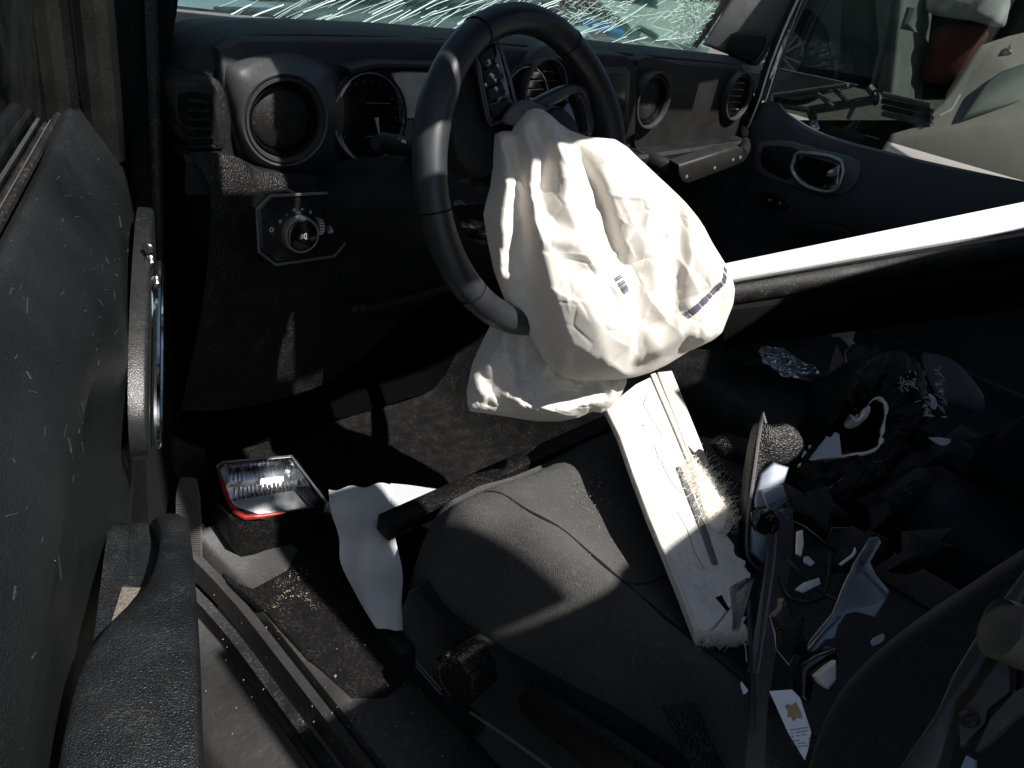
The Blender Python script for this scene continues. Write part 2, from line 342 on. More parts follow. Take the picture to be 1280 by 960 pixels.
# A pillar, inner side dark trim from the sill to the windscreen header
t = thing('windscreen_pillar', 'black windscreen pillar in deep shade between open driver door and dashboard', 'pillar', (-.45, .36, .3))
rows = []
for z, x0, x1, y0, y1 in ((-.1, -.53, -.40, .12, .60), (.05, -.52, -.42, .17, .60), (.25, -.50, -.425, .22, .6), (.45, -.48, -.42, .26, .6), (.64, -.46, -.40, .30, .6), (.74, -.44, -.365, .33, .6), (.95, -.44, -.35, .30, .54), (1.3, -.44, -.36, .20, .42)):
    rows.append([V3(x0, y0+.03, z), V3(x0+.02, y0, z), V3(x1-.02, y0, z), V3(x1, y0+.02, z), V3(x1, y1, z), V3(x0, y1, z)])
MB().grid(rows, cv=True, cap=True).out('pillar_trim', MT['black'], t, sharp=40)
P = [PX(-.42).at(*p) for p in ((150, 100), (165, 190), (172, 250))]
MB().tube([V3(-.43, .27, z) for z in np.linspace(.1, .85, 14)], .007, 8).out('weather_seal', MT['rubber'], t)
# kick panel gleam piece at pillar foot
pslab('kick_plate', [(214, 545), (258, 562), (262, 600), (240, 604), (220, 596)], PY(.17), .012, MT['lower'], t, n=0, bev=.003)

# ================================================================== DASHBOARD
dash = thing('dashboard', 'black dashboard with round vents and a hooded instrument cluster under the cracked windscreen', 'dashboard', (.33, .3, .5))
Pp = spline([(214, 118), (222, 84), (236, 58), (275, 40), (330, 36), (420, 37), (520, 41), (650, 50), (780, 60), (930, 76), (948, 78)], 6, False)
Qp = spline([(262, 118), (268, 88), (283, 64), (305, 52), (345, 50), (425, 51), (520, 56), (650, 66), (780, 78), (930, 90), (948, 94)], 6, False)
rows = [[], [], [], [], [], []]
for i, (p, q) in enumerate(zip(Pp, Qp)):
    a = PY(.32).at(*p); b = PY(.305).at(*q)
    k = min(1, i/22)
    rows[0].append(V3(a[0], .425, a[2]-.004)); rows[1].append(a+V3(0, .04, .004)); rows[2].append(a+V3(0, .006, 0))
    rows[3].append(a*.8+b*.2+V3(0, -.010, -.002)); rows[4].append(b); rows[5].append(b+V3(0, .10, .008))
MB().grid(rows).out('dash_pad', MT['pad'], dash, sharp=50)
tb = [[V3(x, y, .006+max(0, (y-.34)/.24)**1.5*.34+.01+.27*math.exp(-((x-.40)/.15)**4)) for x in np.linspace(-.40, .34, 26)] for y in np.linspace(.35, .575, 14)]
mb = MB().grid(tb); struct('footwell_shade', mb.V, mb.F, MT['mat'])  # near-black sheet over the carpet, paints the footwell's deep shade
MP = PY(.285)
# mid panel: a bowed sheet so that it catches light unevenly
def sheet(name, pxl, pl, m, bow=.0, th=.02, parent=dash, nr=8, n=4, **k):
    P = outline(pxl, pl, n); c = sum(P)/len(P); f = pl.front(); rows = []
    for i in range(nr+1):
        s = i/nr; rows.append([c+(p-c)*s+f*bow*(1-s*s) for p in P])
    rows.append([p-f*.003 for p in P]); rows.append([p-f*th for p in P])
    return MB().grid(rows, cv=True).out(name, m, parent, sharp=50, **k)
pslab('mid_panel', [(275, 62), (300, 48), (520, 50), (930, 84), (945, 100), (940, 178), (800, 194), (560, 236), (440, 232), (340, 226), (300, 210), (285, 150)], MP, .04, MT['pad'], dash, bev=.006)
# driver's outer vent bezel (satin grey surround swelling out of the panel)
lv = PY(.262).at(352, 148); ax = unit(V3(-.10, -1, .02))
bz = MB()
o1 = outline([(286, 92), (300, 78), (325, 70), (372, 68), (415, 84), (440, 116), (448, 160), (440, 208), (412, 226), (360, 226), (322, 214), (303, 185), (292, 140)], PY(.276), 5)
cen = lv; nO = len(o1)
e1 = unit(np.cross(ax, V3(0, 0, 1))); e2 = np.cross(e1, ax)
def ringpt(c, r, a, h): return c + r*(math.cos(a)*e1+math.sin(a)*e2) + ax*h
ang = [math.atan2((p-cen)@e2, (p-cen)@e1) for p in o1]
rows = [[p+V3(0, .02, 0) for p in o1], o1,
        [.55*p+.45*ringpt(cen, .066, a, .008) for p, a in zip(o1, ang)], [ringpt(cen, .066, a, .012) for a in ang],
        [ringpt(cen, .062, a, .0165) for a in ang], [ringpt(cen, .057, a, .014) for a in ang], [ringpt(cen, .055, a, 0) for a in ang], [ringpt(cen, .055, a, -.03) for a in ang]]
bezel = MB().grid(rows, cv=True).out('vent_bezel', MT['satin'], dash, sharp=60)
def vent(c, ax, R, open_=False, ring=MT['satin'], slats=True):
    g = MB().lathe(c, ax, [(R*1.0, -.02), (R*1.0, .006), (R*.985, .0095), (R*.93, .0095), (R*.9, .006), (R*.88, -.004), (R*.88, -.02)], 56)
    v = g.out('round_vent', ring, dash, sharp=40)
    MB().lathe(c, ax, [(R*.88, -.004), (R*.84, .003), (R*.8, .003), (R*.77, -.006), (R*.74, -.02)], 48).out('inner_ring', MT['gloss'], v)
    if not open_:
        MB().lathe(c, ax, [(0.0001, -.003), (R*.3, -.003), (R*.62, -.006), (R*.72, -.010), (R*.76, -.018)], 40).out('vent_disc', MT['rubber'], v)
    else:
        MB().lathe(c, ax, [(0.0001, -.03), (R*.84, -.03)], 30).out('vent_throat', MT['black'], v)
    u = unit(np.cross(ax, V3(0, 0, 1))); w = np.cross(u, ax)
    for k in (range(-2, 3) if slats else ()):
        h = k*R*.27; L = math.sqrt(max(1e-5, (R*.74)**2-h*h))
        MB().box(c+w*h+ax*(-.008 if open_ else -.004), u*L, w*R*(.03 if open_ else .016), ax*(.008 if open_ else .002), .0006).out('vent_slat', MT['gloss'] if open_ else MT['plastic'], v)
    return v
vent(lv+ax*.008, ax, .0575, slats=False)
vent(PY(.262).at(679, 112), V3(0, -1, .05), .056, True)
vent(PY(.262).at(814, 125), V3(0, -1, .03), .058, slats=False)
vent(PY(.268).at(921, 120), V3(0, -1, .03), .056, True)
# raised surround of the centre-left vent
MB().lathe(PY(.275).at(679, 112), (0, -1, .05), [(.078, -.02), (.076, .004), (.062, .014), (.057, .016), (.055, .0)], 56).out('vent_surround', MT['satin'], dash)

# side window demister grille
gp = PY(.262); grey = MB().slab(outline([(218, 112), (222, 104), (258, 103), (270, 110), (277, 130), (283, 180), (278, 187), (262, 187), (248, 176), (228, 160), (220, 150)], gp, 2), V3(0, .03, 0), .003)
gr = grey.out('side_vent', MT['plastic'], dash, sharp=40)
pslab('vent_recess', [(224, 118), (258, 117), (266, 126), (274, 176), (266, 179), (246, 166), (226, 152)], gp.off(0.0) if 0 else PY(.2605), .004, MT['black'], gr, n=2)
for k in range(6):
    y0 = 122+k*11.0; x0 = 224; x1 = 263+k*2
    a = PY(.259).at(x0+10, y0+3+k*.8); b = PY(.259).at(x1-4, y0+6)
    MB().box((a+b)/2, (b-a)/2, V3(0, .002, .001), V3(0, -.0004, .0012), .0005).out('vent_slat', MT['plastic'], gr)

# trim corner that sweeps down from the pad beside the demister
pslab('dash_end', [(214, 128), (222, 100), (262, 96), (282, 110), (292, 150), (300, 205), (330, 235), (330, 262), (318, 300), (300, 320), (268, 318), (262, 250), (240, 195), (218, 165)], PY(.275), .12, MT['plastic'], dash, n=3, bev=.008)

# ledge and lower dash
LP = PY(.235)
rows = []
for p, q in (((232, 196), (200, 190)), ((290, 200), (280, 190)), ((330, 216), (330, 205)), ((440, 228), (440, 215)), ((560, 228), (560, 215)), ((640, 222), (640, 210)), ((800, 196), (800, 186)), ((935, 176), (935, 166))):
    a = LP.at(*p); b = PY(.30).at(*q)
    rows.append([V3(a[0], .31, a[2]+.004), V3(a[0], .28, a[2]+.003), a+V3(0, .006, .001), a+V3(0, 0, -.006), a+V3(0, .004, -.05)])
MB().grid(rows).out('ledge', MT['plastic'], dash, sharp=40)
# lower dash skin: columns left to right, rows top to bottom, bulging
cols = [[(236, 192), (262, 235), (262, 300), (250, 400), (226, 512)],
        [(262, 190), (290, 232), (292, 300), (275, 400), (262, 514)],
        [(300, 198), (316, 235), (318, 310), (310, 400), (310, 508)],
        [(330, 214), (335, 240), (340, 320), (350, 400), (360, 496)],
        [(440, 226), (440, 245), (440, 310), (440, 380), (430, 465)],
        [(560, 226), (560, 250), (560, 290), (560, 330), (560, 358)],
        [(640, 220), (640, 250), (640, 290), (640, 330), (640, 350)]]
ym = [.236, .222, .212, .202, .20]
rows = []
for c in cols:
    pr = [PY(y).at(*p) for p, y in zip(c, ym)]
    rows.append(spline(pr, 5, False)+[pr[-1]+V3(0, .03, -.006), pr[-1]+V3(0, .15, .01)])
rr = []
for j in range(len(rows[0])): rr.append(spline([r[j] for r in rows], 4, False))
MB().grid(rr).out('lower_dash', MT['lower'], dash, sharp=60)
# knee bolster gap rod and column underside
MB().tube([PY(.18).at(*p) for p in ((430, 386), (470, 384), (520, 372), (566, 358))], .006, 8).out('trim_rod', MT['lower'], dash)
m = MB()
for p in ((442, 386), (452, 385)): m.lathe(PY(.176).at(*p), unit(V3(.9, -.2, .15)), [(.0001, -.007), (.0085, -.006), (.0095, 0), (.0085, .006), (.0001, .007)], 14)
m.out('trim_clip', MT['plastic'], dash)

# headlight switch panel
hp = PY(.190)
hs = pslab('headlight_switch', [(322, 262), (338, 246), (418, 242), (432, 256), (433, 300), (417, 318), (346, 329), (326, 314)], hp, .03, MT['switchpl'], dash, bev=.004)
hr = MB().tube(outline([(321, 262), (338, 245), (419, 241), (433, 255), (434, 301), (418, 320), (345, 331), (324, 315)], hp.off(0), 1), .0022, 6, closed=True).out('switch_rim', MT['greytrim'], hs)  # lighter grey puts the rim's bright reflection into its colour
kc = hp.at(371, 290); kn = unit(V3(-.1, -1, .08))
MB().lathe(kc, kn, [(.031, -.002), (.031, .004), (.0285, .0065), (.0265, .0065)], 44).out('knob_base', MT['plastic'], hs)
MB().lathe(kc, kn, [(.0265, .002), (.026, .016), (.0248, .0185), (.0225, .0185), (.0225, .015)], 44).out('knob_ring', MT['silver'], hs)
MB().lathe(kc, kn, [(.0225, .015), (.0215, .0205), (.019, .0215), (.0001, .0215)], 44).out('knob', MT['gloss'], hs)
ku = unit(np.cross(kn, V3(0, 0, 1))); kw = np.cross(ku, kn)
m = MB()
k0 = kc+kn*.0222
m.tube([k0+ku*(-.004+.0035*math.cos(a))+kw*.0042*math.sin(a) for a in np.linspace(-1.57, 1.57, 9)]+[k0+ku*-.004+kw*-.0042], .0005, 4, closed=True)
for d in (-.003, -.001, .001, .003): m.tube([k0+ku*.001+kw*d, k0+ku*.0055+kw*(d-.0006)], .0004, 4)
for k, a in enumerate(np.linspace(.55, 2.5, 6)):      # marks round the dial
    q = kc+kn*.0069+.0345*(ku*math.cos(a)*.95+kw*math.sin(a)); b1 = ku*.0016; b2 = kw*.0016
    if k in (0, 2, 4): m.tube([q+b1*math.cos(x)+b2*math.sin(x) for x in np.linspace(0, 6.28, 9)[:-1]], .00035, 4, closed=True)
    elif k in (1, 5): m.tube([q-b1*1.1, q+b1*.2+b2, q+b1*.2-b2], .00035, 4, closed=True)
    else: m.tube([q-b1+b2, q-b1-b2, q+b1+b2, q+b1-b2], .00035, 4)
m.out('switch_marks', MT['card'], hs, kind='stuff'); m = MB()
m.tube([hp.at(339, 287)+V3(0, -.001, 0)+ku*.0025*math.cos(x)+kw*.003*math.sin(x) for x in np.linspace(0, 6.28, 9)[:-1]], .0006, 4, closed=True)
m.out('light_mark', MT['card'], hs)
for k, px in enumerate(((399, 283), (412, 281), (425, 278))):
    c = hp.at(*px)
    g = MB().lathe(c+V3(0, .004, 0), (1, -.1, 0), [(.0001, -.0042), (.0125, -.0042), (.0132, -.003), (.0132, .003), (.0125, .0042), (.0001, .0042)], 26)
    w = g.out('dimmer_wheel', MT['greytrim'], hs)
    m = MB()
    for a in np.linspace(-.9, .9, 7):
        m.box(c+V3(0, .004, 0)+.0133*(V3(0, -1, 0)*math.cos(a)+V3(0, 0, 1)*math.sin(a)), V3(.0035, 0, 0), V3(0, .0006*math.sin(a), -.0006*math.cos(a)), V3(0, -.0006, 0))
    m.out('wheel_ribs', MT['card'], w)

# instrument cluster
cl = pslab('instrument_cluster', [(424, 120), (436, 92), (470, 84), (540, 84), (600, 90), (700, 78), (740, 110), (730, 180), (600, 215), (480, 210), (440, 195), (426, 160)], PY(.272), .012, MT['plastic'], dash, n=0, bev=.003)
def gauge(px, R, rx=1.):
    c = PY(.262).at(*px); a = V3(0, -1, .12)
    MB().lathe(c, a, [(R*1.1, -.02), (R*1.08, .004), (R*1.02, .007), (R, .004), (R*.97, -.002), (R*.9, -.02)], 60).out('gauge_hood', MT['plastic'], cl)
    MB().lathe(c, a, [(R*.985, .004), (R*.975, .0072), (R*.955, .007), (R*.95, .0)], 60).out('gauge_ring', MT['silver'], cl)
    MB().lathe(c, a, [(R*.95, .003), (R*.8, -.0005), (0.0001, -.0005)], 48).out('gauge_face', MT['gloss'], cl)
    u = unit(np.cross(a, V3(0, 0, 1))); w = np.cross(u, unit(a)); k = c+unit(a)*.0008
    m = MB()
    for s in np.linspace(-.6, 3.7, 16):
        d = u*math.cos(s)+w*math.sin(s); m.box(k+d*R*.78, d*R*.035, np.cross(d, unit(a))*.0005, unit(a)*.0002)
    for dz in (.32, -.42): m.box(k+w*R*dz-u*R*.28, u*R*.34, w*.0006, unit(a)*.0003)
    m.out('gauge_marks', MT['greytrim'], cl)
    MB().tube([k-u*R*.2-w*R*.0+unit(a)*.003, k-u*R*.2-w*R*.10-u*R*.02+unit(a)*.003, k-u*R*.32-w*R*.42+unit(a)*.002], [.0034, .0022, .0008], 8).out('needle', MT['crackle'], cl)
gauge((460, 147), .066); gauge((655, 125), .058)
pslab('cluster_lens', [(492, 92), (505, 90), (560, 92), (566, 140), (530, 148), (500, 148), (497, 120)], PY(.263), .006, MT['lens'], cl, bev=.001)  # pale colour stands in for the white reflection on the lens
pslab('hood_lip', [(436, 86), (470, 78), (560, 80), (600, 84), (600, 90), (560, 86), (474, 85), (440, 94)], PY(.252), .03, MT['pad'], cl, bev=.002)
pslab('cluster_trim', [(498, 150), (515, 150), (525, 168), (512, 172), (500, 165)], PY(.262), .006, MT['greytrim'], cl)

# touch screen
ts = pslab('touchscreen', [(725, 66), (786, 70), (797, 84), (795, 168), (778, 178), (722, 176)], PY(.245), .05, MT['plastic'], dash, n=0, bev=.005)
pslab('screen_rim', [(726, 84), (784, 84), (788, 92), (786, 162), (728, 164)], PY(.243), .006, MT['satin'], ts, bev=.002)
pslab('screen_glass', [(728, 92), (781, 92), (782, 158), (728, 160)], PY(.2415), .004, MT['screen'], ts, bev=.001)

# passenger side panel (bowed) and grab handle
sheet('passenger_panel', [(798, 76), (850, 80), (925, 90), (936, 110), (934, 160), (920, 174), (860, 182), (800, 190), (794, 150)], PY(.276), MT['ppanel'], bow=.003, th=.03)
ghp = PY(.15)
gh = MB().slab(outline([(850, 207), (924, 183), (930, 187), (931, 202), (924, 207), (860, 231), (852, 229), (849, 220)], ghp, 0), V3(0, .03, .004), .006).out('grab_handle', MT['ppanel'], dash, sharp=40)
for q in (((796, 196, .275), (826, 206, .21), (853, 217, .165)), ((926, 194, .165), (931, 186, .21), (929, 176, .275))):
    MB().tube(spline([PY(y).at(a, b) for a, b, y in q], 5, False), .019, 12, squash=.7).out('handle_arm', MT['ppanel'], gh, sharp=60)
MB().slab(outline([(800, 190), (850, 186), (920, 172), (926, 190), (850, 212), (822, 206)], PY(.25)), V3(0, .02, 0), .004).out('handle_tray', MT['plastic'], gh)
for p in ((858, 221), (893, 210), (916, 200), (925, 197)):
    MB().lathe(PY(.1495).at(*p), (-.1, -1, 0), [(.0042, -.004), (.0042, .0012), (.003, .002), (.0001, .002)], 12).out('bolt', MT['greytrim'], gh)

# indicator stalk
st = thing('indicator_stalk', 'black indicator stalk with white pictograms poking out behind the wheel rim', 'stalk', PY(.12).at(490, 180))
a, b = PY(.16).at(560, 190), PY(.05).at(470, 178)
MB().tube([a, .6*a+.4*b, .2*a+.8*b, .06*a+.94*b, b], [.009, .011, .0135, .013, .009], 14, squash=.75).out('lever', MT['plastic'], st)
m = MB()
for k in range(3):
    c = PY(.075).at(492+k*8, 174+k*3)+V3(-.012, -.008, .006); m.box(c, V3(.002, -.001, 0), V3(0, .0003, .0018), V3(-.0004, -.0004, 0)); m.box(c+V3(.003, -.0015, -.001), V3(.0006, 0, 0), V3(0, 0, .0024), V3(-.0003, -.0003, 0))
m.out('pictograms', MT['card'], st)
st = thing('tilt_lever', 'grey steering column adjusting lever behind the lower left of the wheel rim', 'lever', PY(.1).at(520, 292))
MB().slab(outline([(495, 284), (508, 282), (534, 288), (534, 300), (512, 296), (506, 290)], PY(.1), 2), V3(0, .012, .004), .002).out('lever', MT['greytrim'], st)

# ================================================================== STEERING WHEEL
WC = V3(-.125, -.102, .656); WR = .178
wt, wy = R_(20.1), R_(5.07)
wu = V3(math.cos(wy), math.sin(wy), 0); wv = V3(-math.sin(wy)*math.sin(wt), math.cos(wy)*math.sin(wt), math.cos(wt)); wn = np.cross(wu, wv)
def WL(a, b, c=0.): return WC+wu*a+wv*b+wn*c
WP = Pl(WC, wn)
sw = thing('steering_wheel', 'black leather steering wheel with button pad and burst hub', 'steering wheel', WC)
rows = []
for k in range(120):
    th = 2*math.pi*k/120; d = wu*math.cos(th)+wv*math.sin(th)
    g = 1+.10*math.exp(-((((th-math.pi*.86)+math.pi) % (2*math.pi)-math.pi)/.22)**2)+.10*math.exp(-((((th-math.pi*.14)+math.pi) % (2*math.pi)-math.pi)/.22)**2)
    rows.append([WC+d*(WR+.0185*g*math.cos(p)*.92)+wn*.0195*math.sin(p)*g for p in np.linspace(0, 2*math.pi, 21)[:-1]])
rim = MB().grid(rows, cu=True, cv=True).out('rim', MT['leather'], sw)
for th in (R_(62), R_(118), R_(188), R_(-8), R_(222), R_(-42)):
    d = wu*math.cos(th)+wv*math.sin(th)
    MB().tube([WC+d*(WR+.0186*math.cos(p)*.93)+wn*.0196*math.sin(p) for p in np.linspace(0, 2*math.pi, 25)[:-1]], .0009, 5, closed=True).out('seam', MT['black'], rim)
# inner stitching line
m = MB()
for k in range(150):
    th = 2*math.pi*k/150; d = wu*math.cos(th)+wv*math.sin(th); tg = -wu*math.sin(th)+wv*math.cos(th)
    m.box(WC+d*(WR-.0172)+wn*.003, tg*.0024, d*.0006, wn*.0007)
m.out('stitching', MT['wire'], rim)
# hub housing and left/right/bottom spokes
hub = MB().slab([WL(.062*math.cos(a)*(1.15 if math.sin(a) < 0 else 1), .072*math.sin(a)-.012, -.006) for a in np.linspace(0, 2*math.pi, 33)[:-1]], -wn*.07, .008).out('hub_housing', MT['gloss'], sw)
MB().slab(outline([(566, 112), (598, 50), (612, 46), (622, 60), (640, 120), (650, 160), (640, 190), (620, 215), (600, 222), (575, 200), (566, 160)], WP.off(-.012), 2), -wn*.03, .006).out('spoke', MT['plastic'], sw)
MB().slab(outline([(690, 150), (735, 160), (775, 150), (770, 190), (730, 210), (690, 200)], WP.off(-.02), 2), -wn*.02, .004).out('spoke', MT['plastic'], sw)
MB().slab([WL(a, b, -.014) for a, b in ((-.05, -.05), (-.03, -.168), (.03, -.168), (.05, -.05))], -wn*.02, .004).out('spoke', MT['plastic'], sw)
# button pad on the left spoke
bp = MB().slab(outline([(597, 66), (603, 58), (618, 52), (624, 64), (641, 128), (636, 142), (618, 150), (612, 146)], WP.off(.002), 2), -wn*.012, .002).out('button_pad', MT['gloss'], sw)
tm = MB().tube(outline([(594, 66), (601, 56), (618, 49), (627, 64), (644, 128), (638, 145), (618, 154), (609, 148)], WP.off(.0005), 2), .0022, 6, closed=True).out('pad_rim', MT['satin'], bp)
for q in ([(600, 70), (605, 63), (616, 58), (620, 74), (604, 84)], [(605, 88), (621, 78), (627, 98), (609, 108)], [(610, 112), (628, 102), (633, 118), (613, 128)], [(614, 132), (634, 122), (637, 130), (631, 140), (618, 146)]):
    MB().slab(outline(q, WP.off(.0045), 0), -wn*.004, .0012).out('button', MT['plastic'], bp)
m = MB()
for px, sc in (((611, 77), 1), ((622, 82), .7), ((614, 94), 1.1), ((619, 100), .9), ((607, 106), .8), ((620, 111), 1.1), ((616, 95), 1.)):
    c = WP.off(.006).at(*px); 
    m.tube([c-wu*.003*sc, c+wv*.002*sc, c+wu*.003*sc], .0005, 4); m.tube([c-wv*.002*sc, c+wu*.002*sc-wv*.0022*sc], .0005, 4); m.box(c+wu*.0005, wu*.0007, wv*.0012*sc, wn*.0003)
m.out('button_marks', MT['card'], bp)
MB().tube([WP.off(.005).at(*p) for p in ((612, 131), (622, 128), (630, 120), (633, 112))], .0009, 5).out('pad_line', MT['silver'], bp)
# grey loop of the right spoke
lo = outline([(668, 128), (704, 108), (722, 105), (735, 112), (742, 140), (744, 160), (738, 172), (728, 166), (736, 160), (733, 140), (727, 122), (716, 118), (676, 140)], WP.off(.004), 3)
MB().slab(lo, -wn*.014, .003).out('spoke_bezel', MT['satin'], sw)
MB().slab(outline([(676, 140), (716, 118), (727, 122), (735, 160), (728, 168), (700, 170)], WP.off(-.006), 0), -wn*.006, .001).out('spoke_pad', MT['gloss'], sw)
# torn hub cover: grey flap and dark disc behind the bag
MB().slab(outline([(632, 150), (650, 126), (672, 128), (690, 138), (716, 152), (712, 166), (690, 160), (655, 158)], WP.off(.012), 3), -wn*.006, .002).out('hub_flap', MT['greytrim'], sw)
pd = WP.off(.01).at(694, 182)
MB().lathe(pd, wn, [(.045, -.012), (.045, .004), (.041, .010), (.03, .013), (.0001, .015)], 44).out('hub_cap', MT['plastic'], sw)
MB().lathe(pd, wn, [(.0462, .0), (.0462, .003), (.0445, .0055)], 44).out('cap_ring', MT['greytrim'], sw)
# steering column shroud
sc = thing('column_shroud', 'black steering column shroud running back from the wheel into the dashboard', 'column', WC-wn*.1)
rows = []
for k, (h, r) in enumerate(((-.03, .05), (-.05, .062), (-.16, .07), (-.26, .075), (-.36, .075))):
    c = WC+wn*h+wv*-.02; rows.append([c+r*(wu*math.cos(a)*1.05+wv*math.sin(a)*.85) for a in np.linspace(0, 2*math.pi, 29)[:-1]])
MB().grid(rows, cv=True, cap=True).out('shroud', MT['plastic'], sc)

# ================================================================== AIRBAG
def resample(P, n):
    P = np.array(P, float); Q = np.vstack([P, P[:1]]); d = np.r_[0, np.cumsum(np.hypot(*(Q[1:]-Q[:-1]).T))]
    s = np.linspace(0, d[-1], n+1)[:-1]; return np.c_[np.interp(s, d, Q[:, 0]), np.interp(s, d, Q[:, 1])]
def dist_poly(p, L):                          # signed distance of points to a polyline (left positive)
    best = np.full(len(p), 1e9); sg = np.zeros(len(p))
    for a, b in zip(L[:-1], L[1:]):
        a = np.array(a, float); b = np.array(b, float); ab = b-a; t = np.clip(((p-a)@ab)/(ab@ab), 0, 1); q = a+t[:, None]*ab
        v = p-q; d = np.hypot(v[:, 0], v[:, 1]); c = np.sign(ab[0]*v[:, 1]-ab[1]*v[:, 0])
        k = d < best; best[k] = d[k]; sg[k] = c[k]
    return best, sg
def crumple(p, n, box, seed, warp=0.):        # creased cells: distance to the nearest of n seeds
    r = np.random.default_rng(seed); s = r.uniform(box[0], box[1], (n, 2)); g = r.normal(0, 1, (n, 2)); h0 = r.uniform(0, 1, n)
    D = np.hypot(p[:, None, 0]-s[None, :, 0], p[:, None, 1]-s[None, :, 1])
    i = np.argsort(D, 1)[:, :2]; k = np.arange(len(p))
    d1 = D[k, i[:, 0]]; d2 = D[k, i[:, 1]]
    tilt = ((p-s[i[:, 0]])*g[i[:, 0]]).sum(1); e = np.clip((d2-d1)/14, 0, 1)
    return d1, d2-d1, tilt*e
from mathutils.geometry import delaunay_2d_cdt
def facets(O, lines, pts, q):                 # heights over the outline: flat facets between the fold lines
    V = [Vector((float(p[0]), float(p[1]))) for p in O]; H = [0.]*len(V); E = [(k, (k+1) % len(V)) for k in range(len(V))]
    for L, hs in lines:
        k0 = len(V); hs = hs if hasattr(hs, '__len__') else [hs]*len(L)
        for (x, y), h in zip(L, hs): V.append(Vector((float(x), float(y)))); H.append(h)
        E += [(k0+t, k0+t+1) for t in range(len(L)-1)]
    for x, y, h in pts: V.append(Vector((float(x), float(y)))); H.append(h)
    vo, eo, fo, ov, oe, of = delaunay_2d_cdt(V, E, [], 0, .01)
    Z = []
    for v, src in zip(vo, ov):
        if src: Z.append(max(H[a] for a in src))
        else:
            d = [((v-w).length, h) for w, h in zip(V, H)]; d.sort(key=lambda a: a[0]); w = [1/(a[0]+1e-3) for a in d[:3]]; Z.append(sum(a*b[1] for a, b in zip(w, d[:3]))/sum(w))
    vo = np.array([tuple(v) for v in vo]); Z = np.array(Z); out = np.zeros(len(q))
    for f in fo:
        a, b, c = vo[f[0]], vo[f[1]], vo[f[2]]; T = np.array([b-a, c-a]).T; dt = np.linalg.det(T)
        if abs(dt) < 1e-6: continue
        uv = np.linalg.solve(T, (q-a).T); k = (uv[0] >= -1e-6) & (uv[1] >= -1e-6) & (uv[0]+uv[1] <= 1+1e-6)
        out[k] = Z[f[0]]+uv[0][k]*(Z[f[1]]-Z[f[0]])+uv[1][k]*(Z[f[2]]-Z[f[0]])
    return out
def bag(name, out, centre, pl, lines, pts, seed, parent, nA=330, nr=110, back=.03, hs=1e-3):
    O = resample(out, nA); c = np.array(centre, float)
    pr = np.array([[c+(o-c)*(j/nr)**.85 for o in O] for j in range(nr+1)]).reshape(-1, 2)
    dE, _ = dist_poly(pr, np.vstack([O, O[:1]]))
    Oc = resample(out, 90); h = 0
    J = [(0, 0)]+[(3.*math.cos(a), 3.*math.sin(a)) for a in np.linspace(0, 5.3, 6)]+[(5.5*math.cos(a), 5.5*math.sin(a)) for a in np.linspace(.4, 5.7, 6)]
    for d in J: h = h+facets(Oc, lines, pts, pr+np.array(d))
    h = h/len(J)*hs
    h = np.sqrt(np.maximum(h, 0)**2+(.012*(1-np.exp(-dE/7)))**2)
    x0, x1 = O.min(0), O.max(0); f = np.minimum(1, dE/14); rr = np.random.default_rng(seed+5)
    for num, L_, amp, wd in ((14, 120, .0034, 9), (44, 66, .0021, 5), (90, 34, .0011, 3)):      # single creases, long to short
        for q in range(num):
            c_ = np.array([rr.uniform(a, b) for a, b in zip(x0, x1)]); a = rr.normal(1.2, .9); v_ = np.array([math.cos(a), math.sin(a)])*L_*rr.uniform(.5, 1.)*.5; bend = np.array([-v_[1], v_[0]])*rr.uniform(-.35, .35)
            P_ = [c_-v_, c_+bend*.6, c_+v_+bend*.2]
            near = np.hypot(*(pr-c_).T) < L_*.8+wd*4
            if not near.any(): continue
            d_, s_ = dist_poly(pr[near], P_); tp = np.clip(1-np.hypot(*(pr[near]-c_).T)/(L_*.75), 0, 1)**.5
            sg_ = rr.choice([-1, 1]); h[near] += f[near]*amp*tp*(sg_*np.exp(-d_/wd)+.5*np.sign(s_)*np.exp(-d_/(wd*2))*(1-np.exp(-d_/1.5)))
    lamq = rr.uniform(0, math.pi); h = h+f*.0008*np.abs(((pr@np.array([math.cos(lamq), math.sin(lamq)])/95+.3*np.sin(pr[:, 1]/60)) % 1)-.5)
    d1, e, tl = crumple(pr, 90, (x0, x1), seed); h = h-f*.0013*np.exp(-(e/2.6)**2)*(rr.uniform(.0, 1., 1)+.4)
    nrm = pl.front(); base = np.array([pl.at(*q) for q in pr]); V = base+nrm*h[:, None]
    rows = V.reshape(nr+1, nA, 3); bk = []
    for j in range(nr-1, -1, -6):
        q = [c+(o-c)*(j/nr)**.85 for o in O]; t = (j/nr); bk.append([pl.at(*x)-nrm*back*(1-t**3) for x in q])
    ob = MB().grid([list(r) for r in rows]+bk, cv=True).out(name, MT['bag'], parent, sharp=180)
    return ob, (pr, h, pl, nrm)
bagT = thing('airbag', 'burst white airbag hanging crumpled from the steering wheel hub', 'airbag', WP.at(680, 160))
bn = unit(V3(-.66, -.70, .28)); BPl = Pl(WP.off(.02).at(665, 150), bn)
up_out = [(652, 147), (658, 139), (668, 135), (678, 137), (690, 146), (700, 155), (712, 163), (733, 171), (768, 174), (784, 184), (800, 200), (835, 233), (862, 261), (880, 284), (890, 304), (905, 328), (914, 345), (918, 362), (916, 380), (908, 400), (902, 415), (890, 425), (862, 438), (835, 455), (812, 466), (795, 471), (770, 474), (735, 475), (718, 474), (704, 470), (690, 462), (677, 445), (664, 420), (650, 402), (636, 388), (627, 365), (617, 338), (609, 300), (604, 268), (608, 250), (613, 232), (616, 200), (618, 168), (628, 164), (640, 164), (643, 155)]
